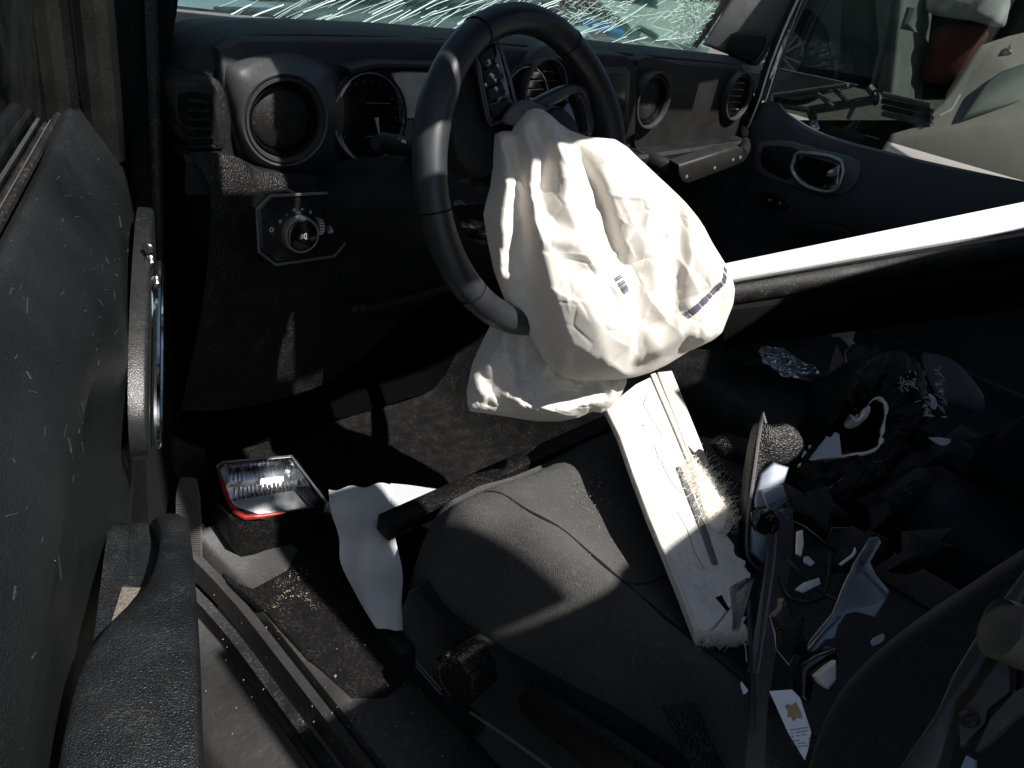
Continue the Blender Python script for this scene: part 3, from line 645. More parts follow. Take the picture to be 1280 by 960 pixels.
LN = [([(625, 169), (634, 223), (627, 289), (622, 343)], [14, 38, 40, 26]),
      ([(641, 166), (645, 227), (650, 289), (656, 351), (678, 413), (697, 463)], [6, 10, 14, 20, 26, 10]),
      ([(654, 154), (663, 200), (661, 245), (667, 298), (683, 360), (703, 418), (713, 468)], [22, 52, 58, 66, 78, 74, 14]),
      ([(667, 147), (676, 200), (668, 245), (675, 267)], [12, 22, 30, 52]),
      ([(680, 146), (693, 187), (697, 245), (715, 289), (736, 328)], [24, 60, 70, 78, 84]),
      ([(709, 172), (727, 218), (745, 258), (757, 300), (763, 328)], [14, 34, 40, 46, 62]),
      ([(718, 176), (741, 222), (763, 280), (770, 318)], [22, 62, 68, 72]),
      ([(690, 336), (727, 334), (758, 336)], [76, 80, 80]), ([(774, 331), (800, 322), (828, 309)], [70, 68, 58]),
      ([(766, 345), (772, 400), (776, 462)], [88, 94, 22]), ([(781, 345), (786, 395), (783, 448)], [56, 46, 26]),
      ([(832, 248), (834, 305), (830, 380), (825, 398)], [56, 54, 52, 52]), ([(842, 252), (846, 305), (840, 370)], [56, 68, 66]),
      ([(790, 456), (812, 430), (834, 404)], [14, 52, 64]), ([(842, 408), (869, 417), (897, 416)], [60, 44, 10])]
PT = [(798, 258, 74), (771, 223, 60), (806, 223, 40), (860, 272, 46), (869, 333, 74), (893, 352, 52), (880, 392, 46), (855, 388, 66), (727, 386, 100), (698, 365, 84), (745, 440, 84), (736, 462, 36), (715, 222, 66), (800, 290, 72), (812, 275, 66), (785, 305, 76), (805, 345, 66), (805, 375, 60), (750, 200, 56), (705, 300, 80), (690, 310, 70), (612, 280, 12), (720, 360, 92), (700, 440, 60), (850, 425, 26), (820, 445, 20)]
main, info = bag('upper_fold', up_out, (745, 330), BPl, LN, PT, 11, bagT, back=.05, hs=.95e-3)
lo_out = [(640, 372), (627, 378), (616, 400), (603, 426), (591, 452), (586, 472), (583, 490), (584, 505), (588, 514), (605, 516), (625, 519), (650, 523), (672, 526), (700, 526), (722, 522), (740, 514), (752, 516), (765, 507), (776, 494), (783, 478), (784, 462), (750, 430), (700, 400), (660, 380)]
LN2 = [([(622, 395), (630, 430), (641, 468)], [20, 36, 40]), ([(648, 390), (651, 430), (653, 462)], [6, 6, 20]), ([(668, 402), (677, 440), (690, 465)], [28, 48, 46]), ([(600, 482), (650, 497), (700, 502), (735, 494)], [30, 46, 46, 34]), ([(700, 486), (730, 481), (750, 477)], [26, 20, 16]), ([(757, 476), (760, 500)], [36, 18]), ([(594, 460), (612, 480), (640, 508)], [10, 22, 20]), ([(660, 470), (690, 482), (722, 476)], [30, 32, 30])]
BP2 = BPl.off(-.055)
lower, info2 = bag('lower_fold', lo_out, (690, 462), BP2, LN2, [(610, 450, 28), (740, 455, 30), (600, 505, 14)], 31, bagT, nA=240, nr=70, back=.03)
# ink stamp: bar marks printed on the cloth, laid on its surface
def onbag(px, info, lift=.0012):
    pr, h, pl, n = info; d = (pr[:, 0]-px[0])**2+(pr[:, 1]-px[1])**2; k = np.argsort(d)[:3]; w = 1/(d[k]+1e-3)
    return pl.at(*px)+n*((h[k]*w).sum()/w.sum()+lift)
m = MB(); r2 = np.random.default_rng(4)
def bars(p0, p1, n, wd, skip=.3):
    p0 = np.array(p0, float); p1 = np.array(p1, float); d = unit(p1-p0); q = np.array([-d[1], d[0]]); L = np.hypot(*(p1-p0))
    for k in range(n):
        if r2.uniform() < skip: continue
        c = p0+d*L*(k+.5)/n; a = d*L/n*r2.uniform(.22, .5); b = q*wd*r2.uniform(.75, 1.1)
        P = [onbag(c+s*a+t_*b, info, .0016) for s, t_ in ((-1, -1), (1, -1), (1, 0), (1, 1), (-1, 1), (-1, 0))]
        m.slab(P, -bn*.0006)
for a in (((841, 386), (905, 331), 40, 4., .33), ((756, 338), (766, 356), 10, 4, .25)):
    m = MB(); bars(*a); m.out('ink_stamp', MT['print'], main)

# ================================================================== DRIVER DOOR (open, on the left)
PHI = R_(24); DH = V3(-.45, .36, 0); de = V3(-math.sin(PHI), -math.cos(PHI), 0); dw = V3(math.cos(PHI), -math.sin(PHI), 0)
def DL(u, z, w=0.): return DH+de*u+dw*w+V3(0, 0, z)
class DW:                                     # plane at a constant offset from the door
    pass
def DP(w): return Pl(DL(0, 0, w), dw)
dd = thing('driver_door', 'open driver door with scratched dark inner panel, pull handle and window channel', 'car door', DL(0, -.1, 0))
zs = np.array([-.25, -.05, .1, .22, .32, .42, .50, .55, .585, .61, .624, .628, .622])
ws = np.array([-.02, .0, .012, .022, .028, .030, .028, .020, .004, -.014, -.026, -.034, -.042])
def belt(u): return .0+.012*max(0, (.30-u)/.3)
def wprof(u, z, w):
    f = 1/(1+math.exp((.03-u)*60)); b = .010*math.exp(-((u-.55)/.3)**2)*math.exp(-((z-.47)/.09)**2)
    q = min(1, max(0, (u-.42)/.14)); q = q*q*(3-2*q); rz = 1/(1+math.exp((z-.50)*60))
    return w*f*1.-.012*(1-f)+b*(1-q)-.036*q*rz
us = np.concatenate([np.linspace(0, .1, 9), np.linspace(.12, 1.14, 52)])
rows = []
zf = np.interp(np.linspace(0, 12, 61), range(13), zs); wf = np.array([float(v) for v in np.interp(np.linspace(0, 12, 61), range(13), ws)])
ker = np.array([.25, .5, .25])
for _ in range(3): wf[1:-1] = np.convolve(wf, ker, 'valid'); zf[1:-1] = np.convolve(zf, ker, 'valid')
for u in us: rows.append([DL(u, z+belt(u)*(z > .3), wprof(u, z, w)) for z, w in zip(zf, wf)])
MB().grid(rows).out('inner_panel', MT['doorpl'], dd, sharp=60)
# pale scuffs and scratches on the upper panel
rs = np.random.default_rng(17); m = MB(); nz_ = len(zf)
def dsurf(u, k):
    i0 = int(np.clip(np.searchsorted(us, u)-1, 0, len(us)-2)); t_ = (u-us[i0])/(us[i0+1]-us[i0]); k0 = int(k); f_ = k-k0
    return (1-t_)*((1-f_)*rows[i0][k0]+f_*rows[i0][k0+1])+t_*((1-f_)*rows[i0+1][k0]+f_*rows[i0+1][k0+1])
for q in range(170):
    u, k = rs.uniform(.06, .95), rs.uniform(24, 54); du = abs(rs.normal(.0, .003))+.0006; dk = rs.normal(.1, .25)
    P_ = [dsurf(u+du*x, np.clip(k+dk*x, 1, nz_-3))+dw*.0004+V3(0, 0, .0003) for x in (-1, 0, 1)]
    m.tube(P_, rs.choice([.0002, .0003, .0005]), 4)
m.out('scuffs', MT['scuff'], dd, kind='stuff')
# hinge edge and outer skin
MB().grid([[DL(0, z, w) for z in np.linspace(-.25, .63, 12)] for w in (-.012, -.05, -.13)]).out('hinge_face', MT['rubber'], dd)
rows = []
for u in us[::2]: rows.append([DL(u, z, w) for z, w in ((.612, -.074), (.618, -.080), (.612, -.10), (.59, -.125), (.5, -.155), (.3, -.17), (-.25, -.16))])
MB().grid(rows).out('outer_skin', MT['hood'], dd, sharp=60)
# window channel: rubber lips and a slot
for w, z, r, m in ((-.046, .626, .005, 'rubber'), (-.053, .618, .0035, 'greytrim'), (-.060, .612, .005, 'rubber'), (-.070, .616, .006, 'rubber')):
    MB().tube([DL(u, z, w) for u in np.linspace(.09, 1.14, 24)], r, 7, squash=.8).out('belt_seal', MT[m], dd)
MB().grid([[DL(u, z, w) for w, z in ((-.042, .60), (-.08, .60))] for u in (.1, 1.14)]).out('channel_floor', MT['black'], dd)
# window frame: leaning front bar in three ribs
for w, r, m, du in ((.000, .022, 'seal', .0), (-.020, .004, 'greytrim', -.012), (-.046, .022, 'seal', .004), (-.068, .014, 'seal', .01)):
    MB().tube([DL(.085+du+(z-.60)*.10, z, w+(z-.6)*-.02) for z in np.linspace(.575, 1.15, 16)], r, 10).out('frame_rib', MT[m], dd)
MB().slab([DL(.10+(z-.6)*.1+s, z, -.060) for z, s in ((.56, 0), (1.15, .0), (1.15, .75), (.56, .9))], dw*-.004).out('window_glass', MT['tint'], dd)
# mirror seen through the glass
mr = thing('door_mirror', 'dark door mirror housing beyond the driver door glass', 'mirror', DL(.2, .62, -.25))
MB().box(DL(.24, .70, -.27), de*.05, dw*.10, V3(0, 0, .045), .02).out('housing', MT['gloss'], mr)
MB().box(DL(.24, .635, -.19), de*.03, dw*.05, V3(0, 0, .02), .008).out('mirror_arm', MT['plastic'], mr)
# handle bezel with switches and inner handle, near the front of the panel
def dout(uz, w, n=3): return [DL(u+.035, z-.012, w) for u, z in (spline([np.array(p) for p in uz], n) if n else uz)]
bz = MB().slab(dout([(.10, .52), (.12, .55), (.20, .555), (.34, .52), (.42, .47), (.44, .42), (.40, .385), (.25, .41), (.13, .45), (.10, .48)], .054), dw*-.018, .005).out('handle_bezel', MT['doorgrey'], dd, sharp=40)
hp_ = dout([(.21, .515), (.33, .485), (.41, .445), (.425, .41), (.37, .392), (.25, .425), (.20, .465)], .060, 3)
MB().tube(hp_, .0035, 8, closed=True).out('handle_ring', MT['chrome'], bz)
q0_ = DL(.28, .45, .055); hq = Pl(q0_+unit(CP-q0_)*.055, unit(CP-q0_)); hf = hq.front()
MB().slab(outline([(178, 366), (186, 358), (191, 368), (193, 404), (188, 412), (178, 402), (174, 384)], hq, 2), -hf*.006, .001).out('handle_pocket', MT['teal'], bz)  # the pocket's teal reflection is painted in as its colour
for (x, y, r_) in ((187, 326, 9), (194, 352, 9)):
    sw_ = MB().slab([hq.off(.001 if hq.n@hf > 0 else -.001).at(x+r_*.85*math.cos(a), y+r_*math.sin(a)) for a in np.linspace(0, 6.28, 19)[:-1]], -hf*.010, .0016).out('switch', MT['gloss'], bz)
    hm = hq.off(.0022 if hq.n@hf > 0 else -.0022)
    MB().slab([hm.at(x+2, y-3), hm.at(x+5, y+2), hm.at(x+1, y+3)], -hf*.0006).out('switch_mark', MT['card'], bz)
MB().slab(outline([(178, 306), (184, 302), (193, 308), (193, 316), (182, 318)], hq, 1), -hf*.006, .001).out('switch_recess', MT['gloss'], bz)
# armrest with pull handle
def armrow(u, zt, wt_, zb, hook):
    P = []
    for t, (z, w) in enumerate(((zb, .02), (zb+.01, wt_*.75), (zb+.05, wt_), (zt-.02, wt_), (zt-.004, wt_-.006), (zt, wt_-.018), (zt-.002, wt_-.03), (zt-.006, wt_*.45), (zt-.002, .03), (zt+.004, .012))): P.append(DL(u, z, w))
    return P
rows = []
for u, zt, w_, zb in ((.44, .275, .035, .22), (.455, .297, .055, .20), (.48, .305, .070, .17), (.53, .308, .080, .14), (.60, .31, .085, .12), (.70, .315, .088, .11), (.85, .32, .09, .10), (1.0, .325, .09, .10), (1.14, .325, .088, .10)):
    rows.append(armrow(u, zt, w_, zb, 0))
rows = [spline(list(r), 3, False) for r in np.array(rows)]
rows = list(np.array([spline([r[j] for r in rows], 4, False) for j in range(len(rows[0]))]).transpose(1, 0, 2))
ar = MB().grid(rows).out('armrest', MT['doorarm'], dd, sharp=70)
# pull grip: a bar rising from the armrest edge, open pocket behind it
grip = [(.46, .285, .066), (.475, .318, .074), (.50, .338, .080), (.54, .346, .084), (.60, .350, .087), (.66, .352, .089), (.74, .354, .09), (.9, .356, .09), (1.14, .356, .09)]
rows = []
for u, z, w in grip:
    g = max(0, min(1, (u-.58)/.10)); wi = (.022*(1-g)+.086*g)
    zz = z
    rows.append([DL(u, z-.10, w+.004), DL(u, zz-.02, w+.006), DL(u, zz-.005, w+.004), DL(u, zz, w-.003), DL(u, zz+.001, w-wi*.5), DL(u, zz-.003, w-wi*.9), DL(u, zz-.012, w-wi), DL(u, zz-.05, w-wi)])
rows = [spline(list(r), 3, False) for r in np.array(rows)]
rows = list(np.array([spline([r[j] for r in rows], 4, False) for j in range(len(rows[0]))]).transpose(1, 0, 2))
MB().grid(rows, cap=False).out('pull_handle', MT['doorarm'], ar, sharp=70)
MB().slab([DL(u, .3125, w) for u, w in ((.565, .03), (.572, .062), (.67, .066), (.675, .028), (.62, .022))], V3(0, 0, -.002), .0).out('pocket_dust', MT['sand'], ar)
# door check strap of woven webbing
wb = thing('check_strap', 'grey woven door check strap looped between the open door and the body', 'strap', (-.45, .18, .08))
Cn = [PX(-.45).at(*p) for p in ((236, 598), (238, 612), (241, 640), (243, 668), (245, 690), (243, 712))]
Wd = [unit(PX(-.45).at(258, 640)-PX(-.45).at(224, 640))*l for l in (.013, .020, .022, .020, .015, .007)]
mb = MB(); Cs = spline(Cn, 6, False); L = len(Cs); ws_ = [unit(CR-.35*CF)*float(np.interp(i, np.linspace(0, L-1, 6), [np.linalg.norm(w) for w in Wd])) for i in range(L)]
Cs = [c+V3(-.015*math.sin(math.pi*i/L), -.02*math.sin(math.pi*i/L), 0) for i, c in enumerate(Cs)]
mb.ribbon(Cs, ws_, .003).out('strap_band', MT['webbing'], wb, sharp=60)
m = MB()
for i in range(L*2-2):
    k = i/2; a = Cs[int(k)]*(1-k % 1)+Cs[min(L-1, int(k)+1)]*(k % 1); w = ws_[int(k)]; nn = unit(np.cross(unit(Cs[min(L-1, int(k)+1)]-Cs[int(k)]+1e-6), w)); nn = nn if nn@(CP-a) > 0 else -nn
    m.tube([a-w*.97+nn*.0015, a+nn*.002, a+w*.97+nn*.0015], .0010, 5)
m.out('weave', MT['webbing'], wb, kind=None)
o = COL.objects['weave']; o['kind'] = 'stuff'

# ================================================================== PASSENGER DOOR
pd_ = thing('passenger_door', 'closed passenger door with silver inner handle, seen across the cabin', 'car door', (1.1, -.2, 0))
DX = PX(1.08)
def band(lo, hi, x0, name, m, th=.03, bev=.004): 
    return MB().slab(outline(lo+hi[::-1], PX(x0)), V3(th, 0, 0), bev).out(name, m, pd_)
belt_px = [(938, 148), (950, 128), (962, 127), (975, 140), (1020, 166), (1100, 188), (1180, 207), (1300, 232), (1420, 256)]
rows = []
for i, p in enumerate(spline(belt_px, 5, False)):
    q = DX.at(*p); rows.append([V3(1.14, q[1], q[2]-.004), V3(1.10, q[1], q[2]), q+V3(.004, 0, -.004), q+V3(-.004, 0, -.02), q+V3(-.012, 0, -.07), q+V3(-.014, 0, -.13), q+V3(-.012, 0, -.20), q+V3(.012, 0, -.23), q+V3(.012, 0, -.42), V3(1.09, q[1], -.1)])
rows.insert(0, [V3(p[0], .6, p[2]) for p in rows[0]])
MB().grid(rows).out('door_panel', MT['pdoor'], pd_, sharp=40)
pb = PX(1.060)
hb = MB().slab(outline([(944, 186), (952, 177), (985, 176), (1020, 186), (1062, 196), (1075, 208), (1070, 230), (1052, 244), (1020, 242), (975, 228), (944, 214)], pb, 2), V3(.02, 0, 0), .004).out('handle_bezel', MT['pbezel'], pd_)
MB().slab(outline([(952, 187), (960, 182), (990, 184), (1000, 194), (990, 222), (975, 222), (952, 208)], PX(1.0585), 2), V3(.004, 0, 0), .001).out('bezel_recess', MT['plastic'], hb)
MB().slab(outline([(998, 202), (1006, 195), (1044, 205), (1036, 236), (1012, 232), (996, 216)], PX(1.057), 1), V3(.004, 0, 0), .0).out('handle_pocket', MT['black'], hb)
MB().tube(outline([(993, 200), (1003, 191), (1052, 202), (1044, 238), (1010, 234), (991, 216)], PX(1.050), 3), .006, 10, closed=True).out('handle_ring', MT['silver'], hb)
MB().slab(outline([(1034, 214), (1050, 205), (1046, 238), (1028, 234)], PX(1.046), 0), V3(.008, 0, 0), .002).out('door_handle', MT['chrome'], hb)
sb = MB().slab(outline([(950, 246), (956, 240), (982, 246), (986, 254), (982, 263), (960, 259), (950, 254)], PX(1.062), 2), V3(.01, 0, 0), .002).out('window_switch', MT['gloss'], pd_)
for p in ((962, 251), (975, 255)):
    MB().slab([PX(1.0605).at(p[0]+4.5*math.cos(a), p[1]+5*math.sin(a)) for a in np.linspace(0, 6.28, 11)[:-1]], V3(.004, 0, 0), .001).out('button', MT['plastic'], sb)
    MB().box(PX(1.060).at(p[0], p[1]-1), V3(.0004, 0, 0), V3(0, .0018, 0), V3(0, 0, .002)).out('button_mark', MT['card'], sb)
# armrest pull below
MB().slab(outline([(990, 290), (1010, 280), (1050, 283), (1062, 296), (1040, 302), (1000, 304)], PX(1.03), 2), V3(.05, 0, 0), .006).out('pull_handle', MT['plastic'], pd_)
# door window frame: front bar, bright seal lines, glass
fr = [(930, 166), (946, 128), (962, 78), (984, 24), (1010, -30)]
MB().tube([PX(1.075).at(*p) for p in spline(fr, 5, False)], .016, 10, squash=.7).out('window_frame', MT['plastic'], pd_)
MB().tube([PX(1.058).at(p[0]+2, p[1]) for p in spline(fr, 5, False)], .0032, 6).out('bright_seal', MT['silver'], pd_)
MB().tube([PX(1.066).at(p[0]+15, p[1]-3) for p in spline(fr[1:], 5, False)], .0026, 6).out('bright_seal', MT['greytrim'], pd_)
MB().slab(outline([(955, 132), (975, 70), (1018, -40), (1430, 20), (1430, 270)], PX(1.115)), V3(.004, 0, 0)).out('window_glass', MT['tint'], pd_)
# bent silver trim strip hanging at the dash end
tr = thing('loose_trim', 'twisted silver trim strip hanging between dashboard end and passenger door', 'trim', PX(1.05).at(928, 150))
Q = spline([PX(1.04).at(*p) for p in ((924, 128), (930, 140), (926, 152), (932, 160), (928, 172))], 5, False)
MB().ribbon(Q, [V3(0, .006+.006*math.sin(i*.5), .004) for i in range(len(Q))], .0016).out('trim_strip', MT['silver'], tr)
# far windscreen pillar
fp = thing('passenger_windscreen_pillar', 'grey lined windscreen pillar on the passenger side above the dashboard end', 'pillar', (1.12, .42, .75))
MB().slab(outline([(878, 56), (918, -6), (968, -40), (1012, -40), (986, 14), (960, 66), (946, 86), (925, 74)], Pl((1.06, .34, .8), (-1, -.55, 0))), V3(.05, .03, 0), .008).out('pillar_trim', MT['greytrim'], fp)
MB().slab(outline([(905, 60), (914, 42), (940, 40), (960, 44), (952, 68), (940, 78), (915, 72)], Pl((1.03, .32, .8), (-1, -.55, 0)), 3), V3(.03, .015, 0), .008).out('grab_loop', MT['plastic'], fp)
MB().tube([Pl((1.05, .36, .8), (-1, -.3, 0)).at(*p) for p in ((868, 58), (885, 34), (905, 4), (930, -40))], .008, 8).out('windscreen_seal', MT['rubber'], fp)

# ================================================================== WINDSCREEN
ws_t = thing('windscreen', 'shattered windscreen with long bright cracks running up from the cowl', 'windscreen', (.33, .6, .75))
wa, wb_ = PY(.62).at(268, 26), PY(.62).at(900, 60)
WZ0 = .742
def WSP(px, py): return WP_s.at(px, py)
WP_s = Pl((0, .62, .742), (0, -1, -.42))
gl = [V3(-.44, .475, .705), V3(1.10, .475, .755), V3(1.10, .18, 1.47), V3(-.44, .18, 1.42)]
n0 = unit(np.cross(gl[1]-gl[0], gl[3]-gl[0])); WP_s = Pl(gl[0], n0)
MB().slab(gl, -WP_s.front()*.005).out('glass', MT['wind'], ws_t)
rc = np.random.default_rng(21); m = MB()
def crk(p0, p1, r, seg=7, jit=1.2):
    p0 = np.array(p0, float); p1 = np.array(p1, float); P = []
    for i in range(seg+1):
        q = p0+(p1-p0)*i/seg+(rc.normal(0, jit, 2) if 0 < i < seg else 0); P.append(WP_s.off(.0015 if WP_s.front()@WP_s.n > 0 else -.0015).at(*q))
    m.tube(P, r, 4)
for k in range(58):
    x = rc.uniform(270, 660); y = rc.uniform(8, 40); L = rc.uniform(20, 130); s = rc.normal(.47, .13)
    crk((x, y), (x+L, y-L*s), rc.choice([.00025, .0003, .0005, .0008, .0014]), 4, jit=.5)
for k in range(85):
    x = rc.uniform(560, 850); y = rc.uniform(5, 62); L = rc.uniform(8, 60); s = rc.uniform(.1, .9)*rc.choice([1, 1, 1, -1])
    crk((x, y), (x+L, y-L*s), rc.choice([.0003, .0004, .0006, .0010]), 4, jit=.5)
for k in range(300):
    x = 866+rc.normal(0, 13); y = rc.uniform(-8, 52); L = rc.uniform(3, 14); a = rc.uniform(0, 6.28)
    crk((x, y), (x+L*math.cos(a), y+L*math.sin(a)), rc.choice([.0004, .0006, .0008]), 2, .6)
for k in range(120):
    x = rc.uniform(690, 790); y = rc.uniform(0, 30); L = rc.uniform(3, 12); a = rc.uniform(0, 6.28)
    crk((x, y), (x+L*math.cos(a), y+L*math.sin(a)), rc.choice([.0004, .0006]), 2, .6)
o = m.out('cracks', MT['crack'], ws_t); o['kind'] = 'stuff'
# cowl shelf between pad and glass
mb = MB().grid([[V3(x, y, z+.02*(x+.4)/1.5) for y, z in ((.425, .715), (.44, .727), (.47, .729), (.485, .70))] for x in np.linspace(-.40, 1.08, 12)])
mb.out('cowl_strip', MT['greytrim'], ws_t)

# ================================================================== DRIVER SEAT
ds = thing('driver_seat', 'dusty black driver seat with sunlit cushion, recliner knob and leaning backrest', 'car seat', (-.03, -.45, .1))
XC = -.03; HW = .262
def zcush(s, y):                # s -1..1 across
    a = abs(s); z = .262+.012*math.cos(y*5)
    z -= .012*math.cos(min(a/.55, 1)*math.pi/2)
    b = min(1, max(0, (-.235-y)/.10)); b = b*b*(3-2*b)
    z += .036*b*math.exp(-((a-.76)/.20)**2)
    if a > .80: z -= .060*((a-.80)/.20)**2.2
    f = (y+.245)/.085
    if f > 0: z -= .055*f**2.2 if f < 1 else .055
    return z
rows = []
for y in np.concatenate([np.linspace(-.150, -.25, 14), np.linspace(-.26, -.78, 44)]):
    r = []
    fl = .92 if y > -.2 else 1.
    for s in np.linspace(-1, 1, 61):
        hw = HW*(1-.12*max(0, (y+.28)/.13)**2)
        r.append(V3(XC+s*hw, y+.012*(1-abs(s)**3), zcush(s, y)+.0016*math.sin(y*60+s*5)*math.sin(s*9)))
    L = r[0]; Rr = r[-1]
    left = [V3(L[0]-.004, y, L[2]-.03), V3(L[0]-.002, y, L[2]-.07), V3(L[0]+.012, y, .10)]
    right = [V3(Rr[0]+.004, y, Rr[2]-.03), V3(Rr[0]+.002, y, Rr[2]-.07), V3(Rr[0]-.012, y, .10)]
    rows.append(left[::-1]+r+right)
rows = [[V3(p[0], p[1]-.035, min(p[2]-.09, .12)) for p in rows[0]], [V3(p[0], p[1]+.004, p[2]-.04) for p in rows[0]]]+rows
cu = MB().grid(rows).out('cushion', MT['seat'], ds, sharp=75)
# seams: piping lines along the bolster edges
for s in (-.60, .60):
    MB().tube([V3(XC+s*HW, y+.008, zcush(s, y)+.0006) for y in np.linspace(-.19, -.74, 40)], .0022, 6).out('piping', MT['seatside'], cu)
MB().tube([V3(XC+s*HW, -.43+.03*s*s, zcush(s, -.43+.03*s*s)+.0004) for s in np.linspace(-.58, .58, 24)], .0018, 6).out('piping', MT['seatside'], cu)
# plastic side shield, knob, lever
SX = -.305
sh = MB().slab(outline([(500, 760), (520, 735), (545, 760), (600, 800), (700, 860), (800, 930), (860, 1000), (700, 1040), (600, 960), (540, 900), (505, 850)], PX(SX), 2), V3(.03, 0, 0), .006).out('side_shield', MT['seatside'], ds)
kc = PX(-.345).at(572, 846); kax = unit(V3(-1, -.12, .10))
kb = MB()
kn_rows = []
for r, h in ((.030, -.04), (.031, -.004), (.0305, .004), (.028, .0075), (.024, .0075), (.0225, .0055), (.0001, .0055)):
    kn_rows.append((r, h))
e1 = unit(np.cross(kax, V3(0, 0, 1))); e2 = np.cross(e1, kax); rows = []
for r, h in kn_rows:
    rows.append([kc+kax*h+(r*(1+(.09 if r > .027 else 0)*(1 if math.cos(8*a) > .2 else -.4)))*(e1*math.cos(a)+e2*math.sin(a)) for a in np.linspace(0, 2*math.pi, 97)[:-1]])
MB().grid(rows, cv=True).out('recliner_knob', MT['greytrim'] if 0 else MT['lower'], ds, sharp=40)
MB().slab(outline([(646, 872), (656, 866), (668, 870), (760, 930), (840, 985), (860, 1010), (800, 1010), (720, 950), (655, 900)], PX(-.335), 2), V3(.015, 0, 0), .005).out('height_lever', MT['lower'], ds)
# runner
MB().box((PX(-.30).at(480, 800)+PX(-.30).at(610, 905))/2, (PX(-.30).at(610, 905)-PX(-.30).at(480, 800))/2*1.0, V3(.02, 0, 0), V3(0, 0, .012), .002).out('seat_runner', MT['wire'], ds)
q = PX(-.315).at(492, 806); MB().box(q+V3(0, 0, .004), V3(0, -.035, -.004), V3(.014, 0, 0), V3(0, .002, .02), .004).out('runner_cap', MT['plastic'], ds)
for dz in (0, .012): MB().tube([PX(-.325).at(520, 826+dz*500), PX(-.325).at(552, 862+dz*500)], .0016, 6).out('runner_edge', MT['silver'] if 0 else MT['greytrim'], ds)
MB().tube([PX(-.33).at(588, 890), PX(-.33).at(640, 925), PX(-.33).at(700, 968)], .0022, 6).out('cable', MT['greytrim'], ds)
# strap over the cushion corner, bottom
m = MB(); Q = [PZ(.31).at(848, 880)+V3(0, 0, .0), PZ(.30).at(862, 910), PZ(.27).at(880, 950), PZ(.25).at(900, 985)]
m.ribbon(spline(Q, 4, False), unit(PZ(.3).at(866, 892)-PZ(.3).at(836, 896))*.017, .003); m.out('loop_strap', MT['lower'], ds)
# backrest
bk = [(1000, 985), (1012, 940), (1030, 895), (1052, 862), (1085, 828), (1128, 793), (1180, 758), (1232, 724), (1282, 692), (1330, 660)]
rows = []
for k, p in enumerate(spline(bk, 4, False)):
    a = PX(-.27).at(*p); r = []
    tq = k/36
    n2 = V3(0, .80, .60)
    for x, d in ((.19, -.03), (.21, .02), (.17, .036), (.10, .02), (-.02, .006), (-.14, .012), (-.225, .034), (-.262, .02), (-.272, .0), (-.274, -.03), (-.272, -.09), (-.26, -.13)):
        d -= .016+(x+.27)*.62*(x > -.27); r.append(V3(x, a[1]+n2[1]*d, a[2]+n2[2]*d))
    rows.append(spline(r, 3, False))
MB().grid(rows).out('backrest', MT['seatside'], ds, sharp=70)

# belt anchor / bracket in the near corner
br = thing('seat_bracket', 'blurred grey metal bracket with a bolt in the near right corner beside the backrest', 'bracket', AD(1230, 860, .42))
n_b = unit(CP-AD(1230, 860, .42)); BP_ = Pl(AD(1230, 860, .43), n_b+V3(-.2, .3, .1))
BF = BP_.front()
def bslab(px, lift, th, name, m, bev=.0012): MB().slab([p+BF*lift for p in outline(px, BP_)], -BF*th, bev).out(name, m, br, sharp=30)
bslab([(1279, 698), (1300, 690), (1265, 759), (1234, 809), (1206, 854), (1190, 871), (1184, 898), (1162, 965), (1112, 965), (1117, 954), (1162, 887), (1184, 837), (1218, 781)], -.012, .02, 'bracket_rail', MT['bracket'], .0025)
bslab([(1198, 893), (1218, 871), (1259, 809), (1262, 865), (1234, 887), (1231, 904), (1201, 935)], .0, .008, 'bracket_plate', MT['bracket'], .0)
bslab([(1220, 940), (1229, 921), (1240, 898), (1270, 865), (1300, 850), (1300, 880), (1270, 897), (1234, 932)], .002, .008, 'bracket_plate', MT['bracket'], .0)
bslab([(1200, 962), (1208, 944), (1218, 950), (1216, 972)], 0, .006, 'bracket_tab', MT['module'], .0)
bslab([(1266, 800), (1300, 800), (1300, 866), (1262, 866)], -.012, .02, 'bracket_core', MT['gloss'])
MB().lathe(BP_.at(1212, 899)+BF*.001, unit(BF+CR*.5), [(.0045, -.004), (.0045, .003), (.0035, .0045), (.0001, .0045)], 20).out('bolt', MT['lower'], br)
tb_ = [AD(1249, 786, .40), AD(1249.6, 786.3, .40), AD(1256, 788, .40), AD(1285, 800, .40), AD(1330, 816, .40)]
MB().tube(tb_, [.0158, .016, .016, .016, .016], 28).out('bracket_tube', MT['bracket'], br)

# ================================================================== LOOSE THINGS
# broken white trim panel across the seat
q0, q1, q2 = PZ(.345).at(790, 490), PZ(.274).at(900, 790), PZ(.335).at(850, 480)
PN = np.cross(q1-q0, q2-q0); PP = Pl(q0, PN)
if PP.front()[2] < 0: pass
bp_t = thing('broken_trim_panel', 'long broken white trim panel with a frayed end lying across the driver seat', 'broken panel', q0)
pf = PP.front()
L1 = [(757, 512), (770, 500), (795, 480), (826, 465), (840, 500), (862, 556), (874, 590), (884, 610), (898, 640), (918, 685), (938, 722), (934, 728), (914, 735), (921, 750), (928, 765), (933, 782), (931, 800), (922, 806), (912, 800), (900, 804), (890, 797), (880, 802), (870, 797), (850, 745), (830, 695), (811, 650), (790, 594), (774, 548)]
rag = []
rp = np.random.default_rng(8)
for a, b in zip(L1, L1[1:]+L1[:1]):
    rag.append(a)
    if 585 < a[1] and a[0] > 865 and b[0] > 865:
        nq = 9 if a[1] < 730 else 6
        for k in range(1, nq): rag.append((a[0]+(b[0]-a[0])*k/nq+rp.normal(0, 2.6), a[1]+(b[1]-a[1])*k/nq+rp.normal(0, 1.6 if a[1] < 730 else 3.)))
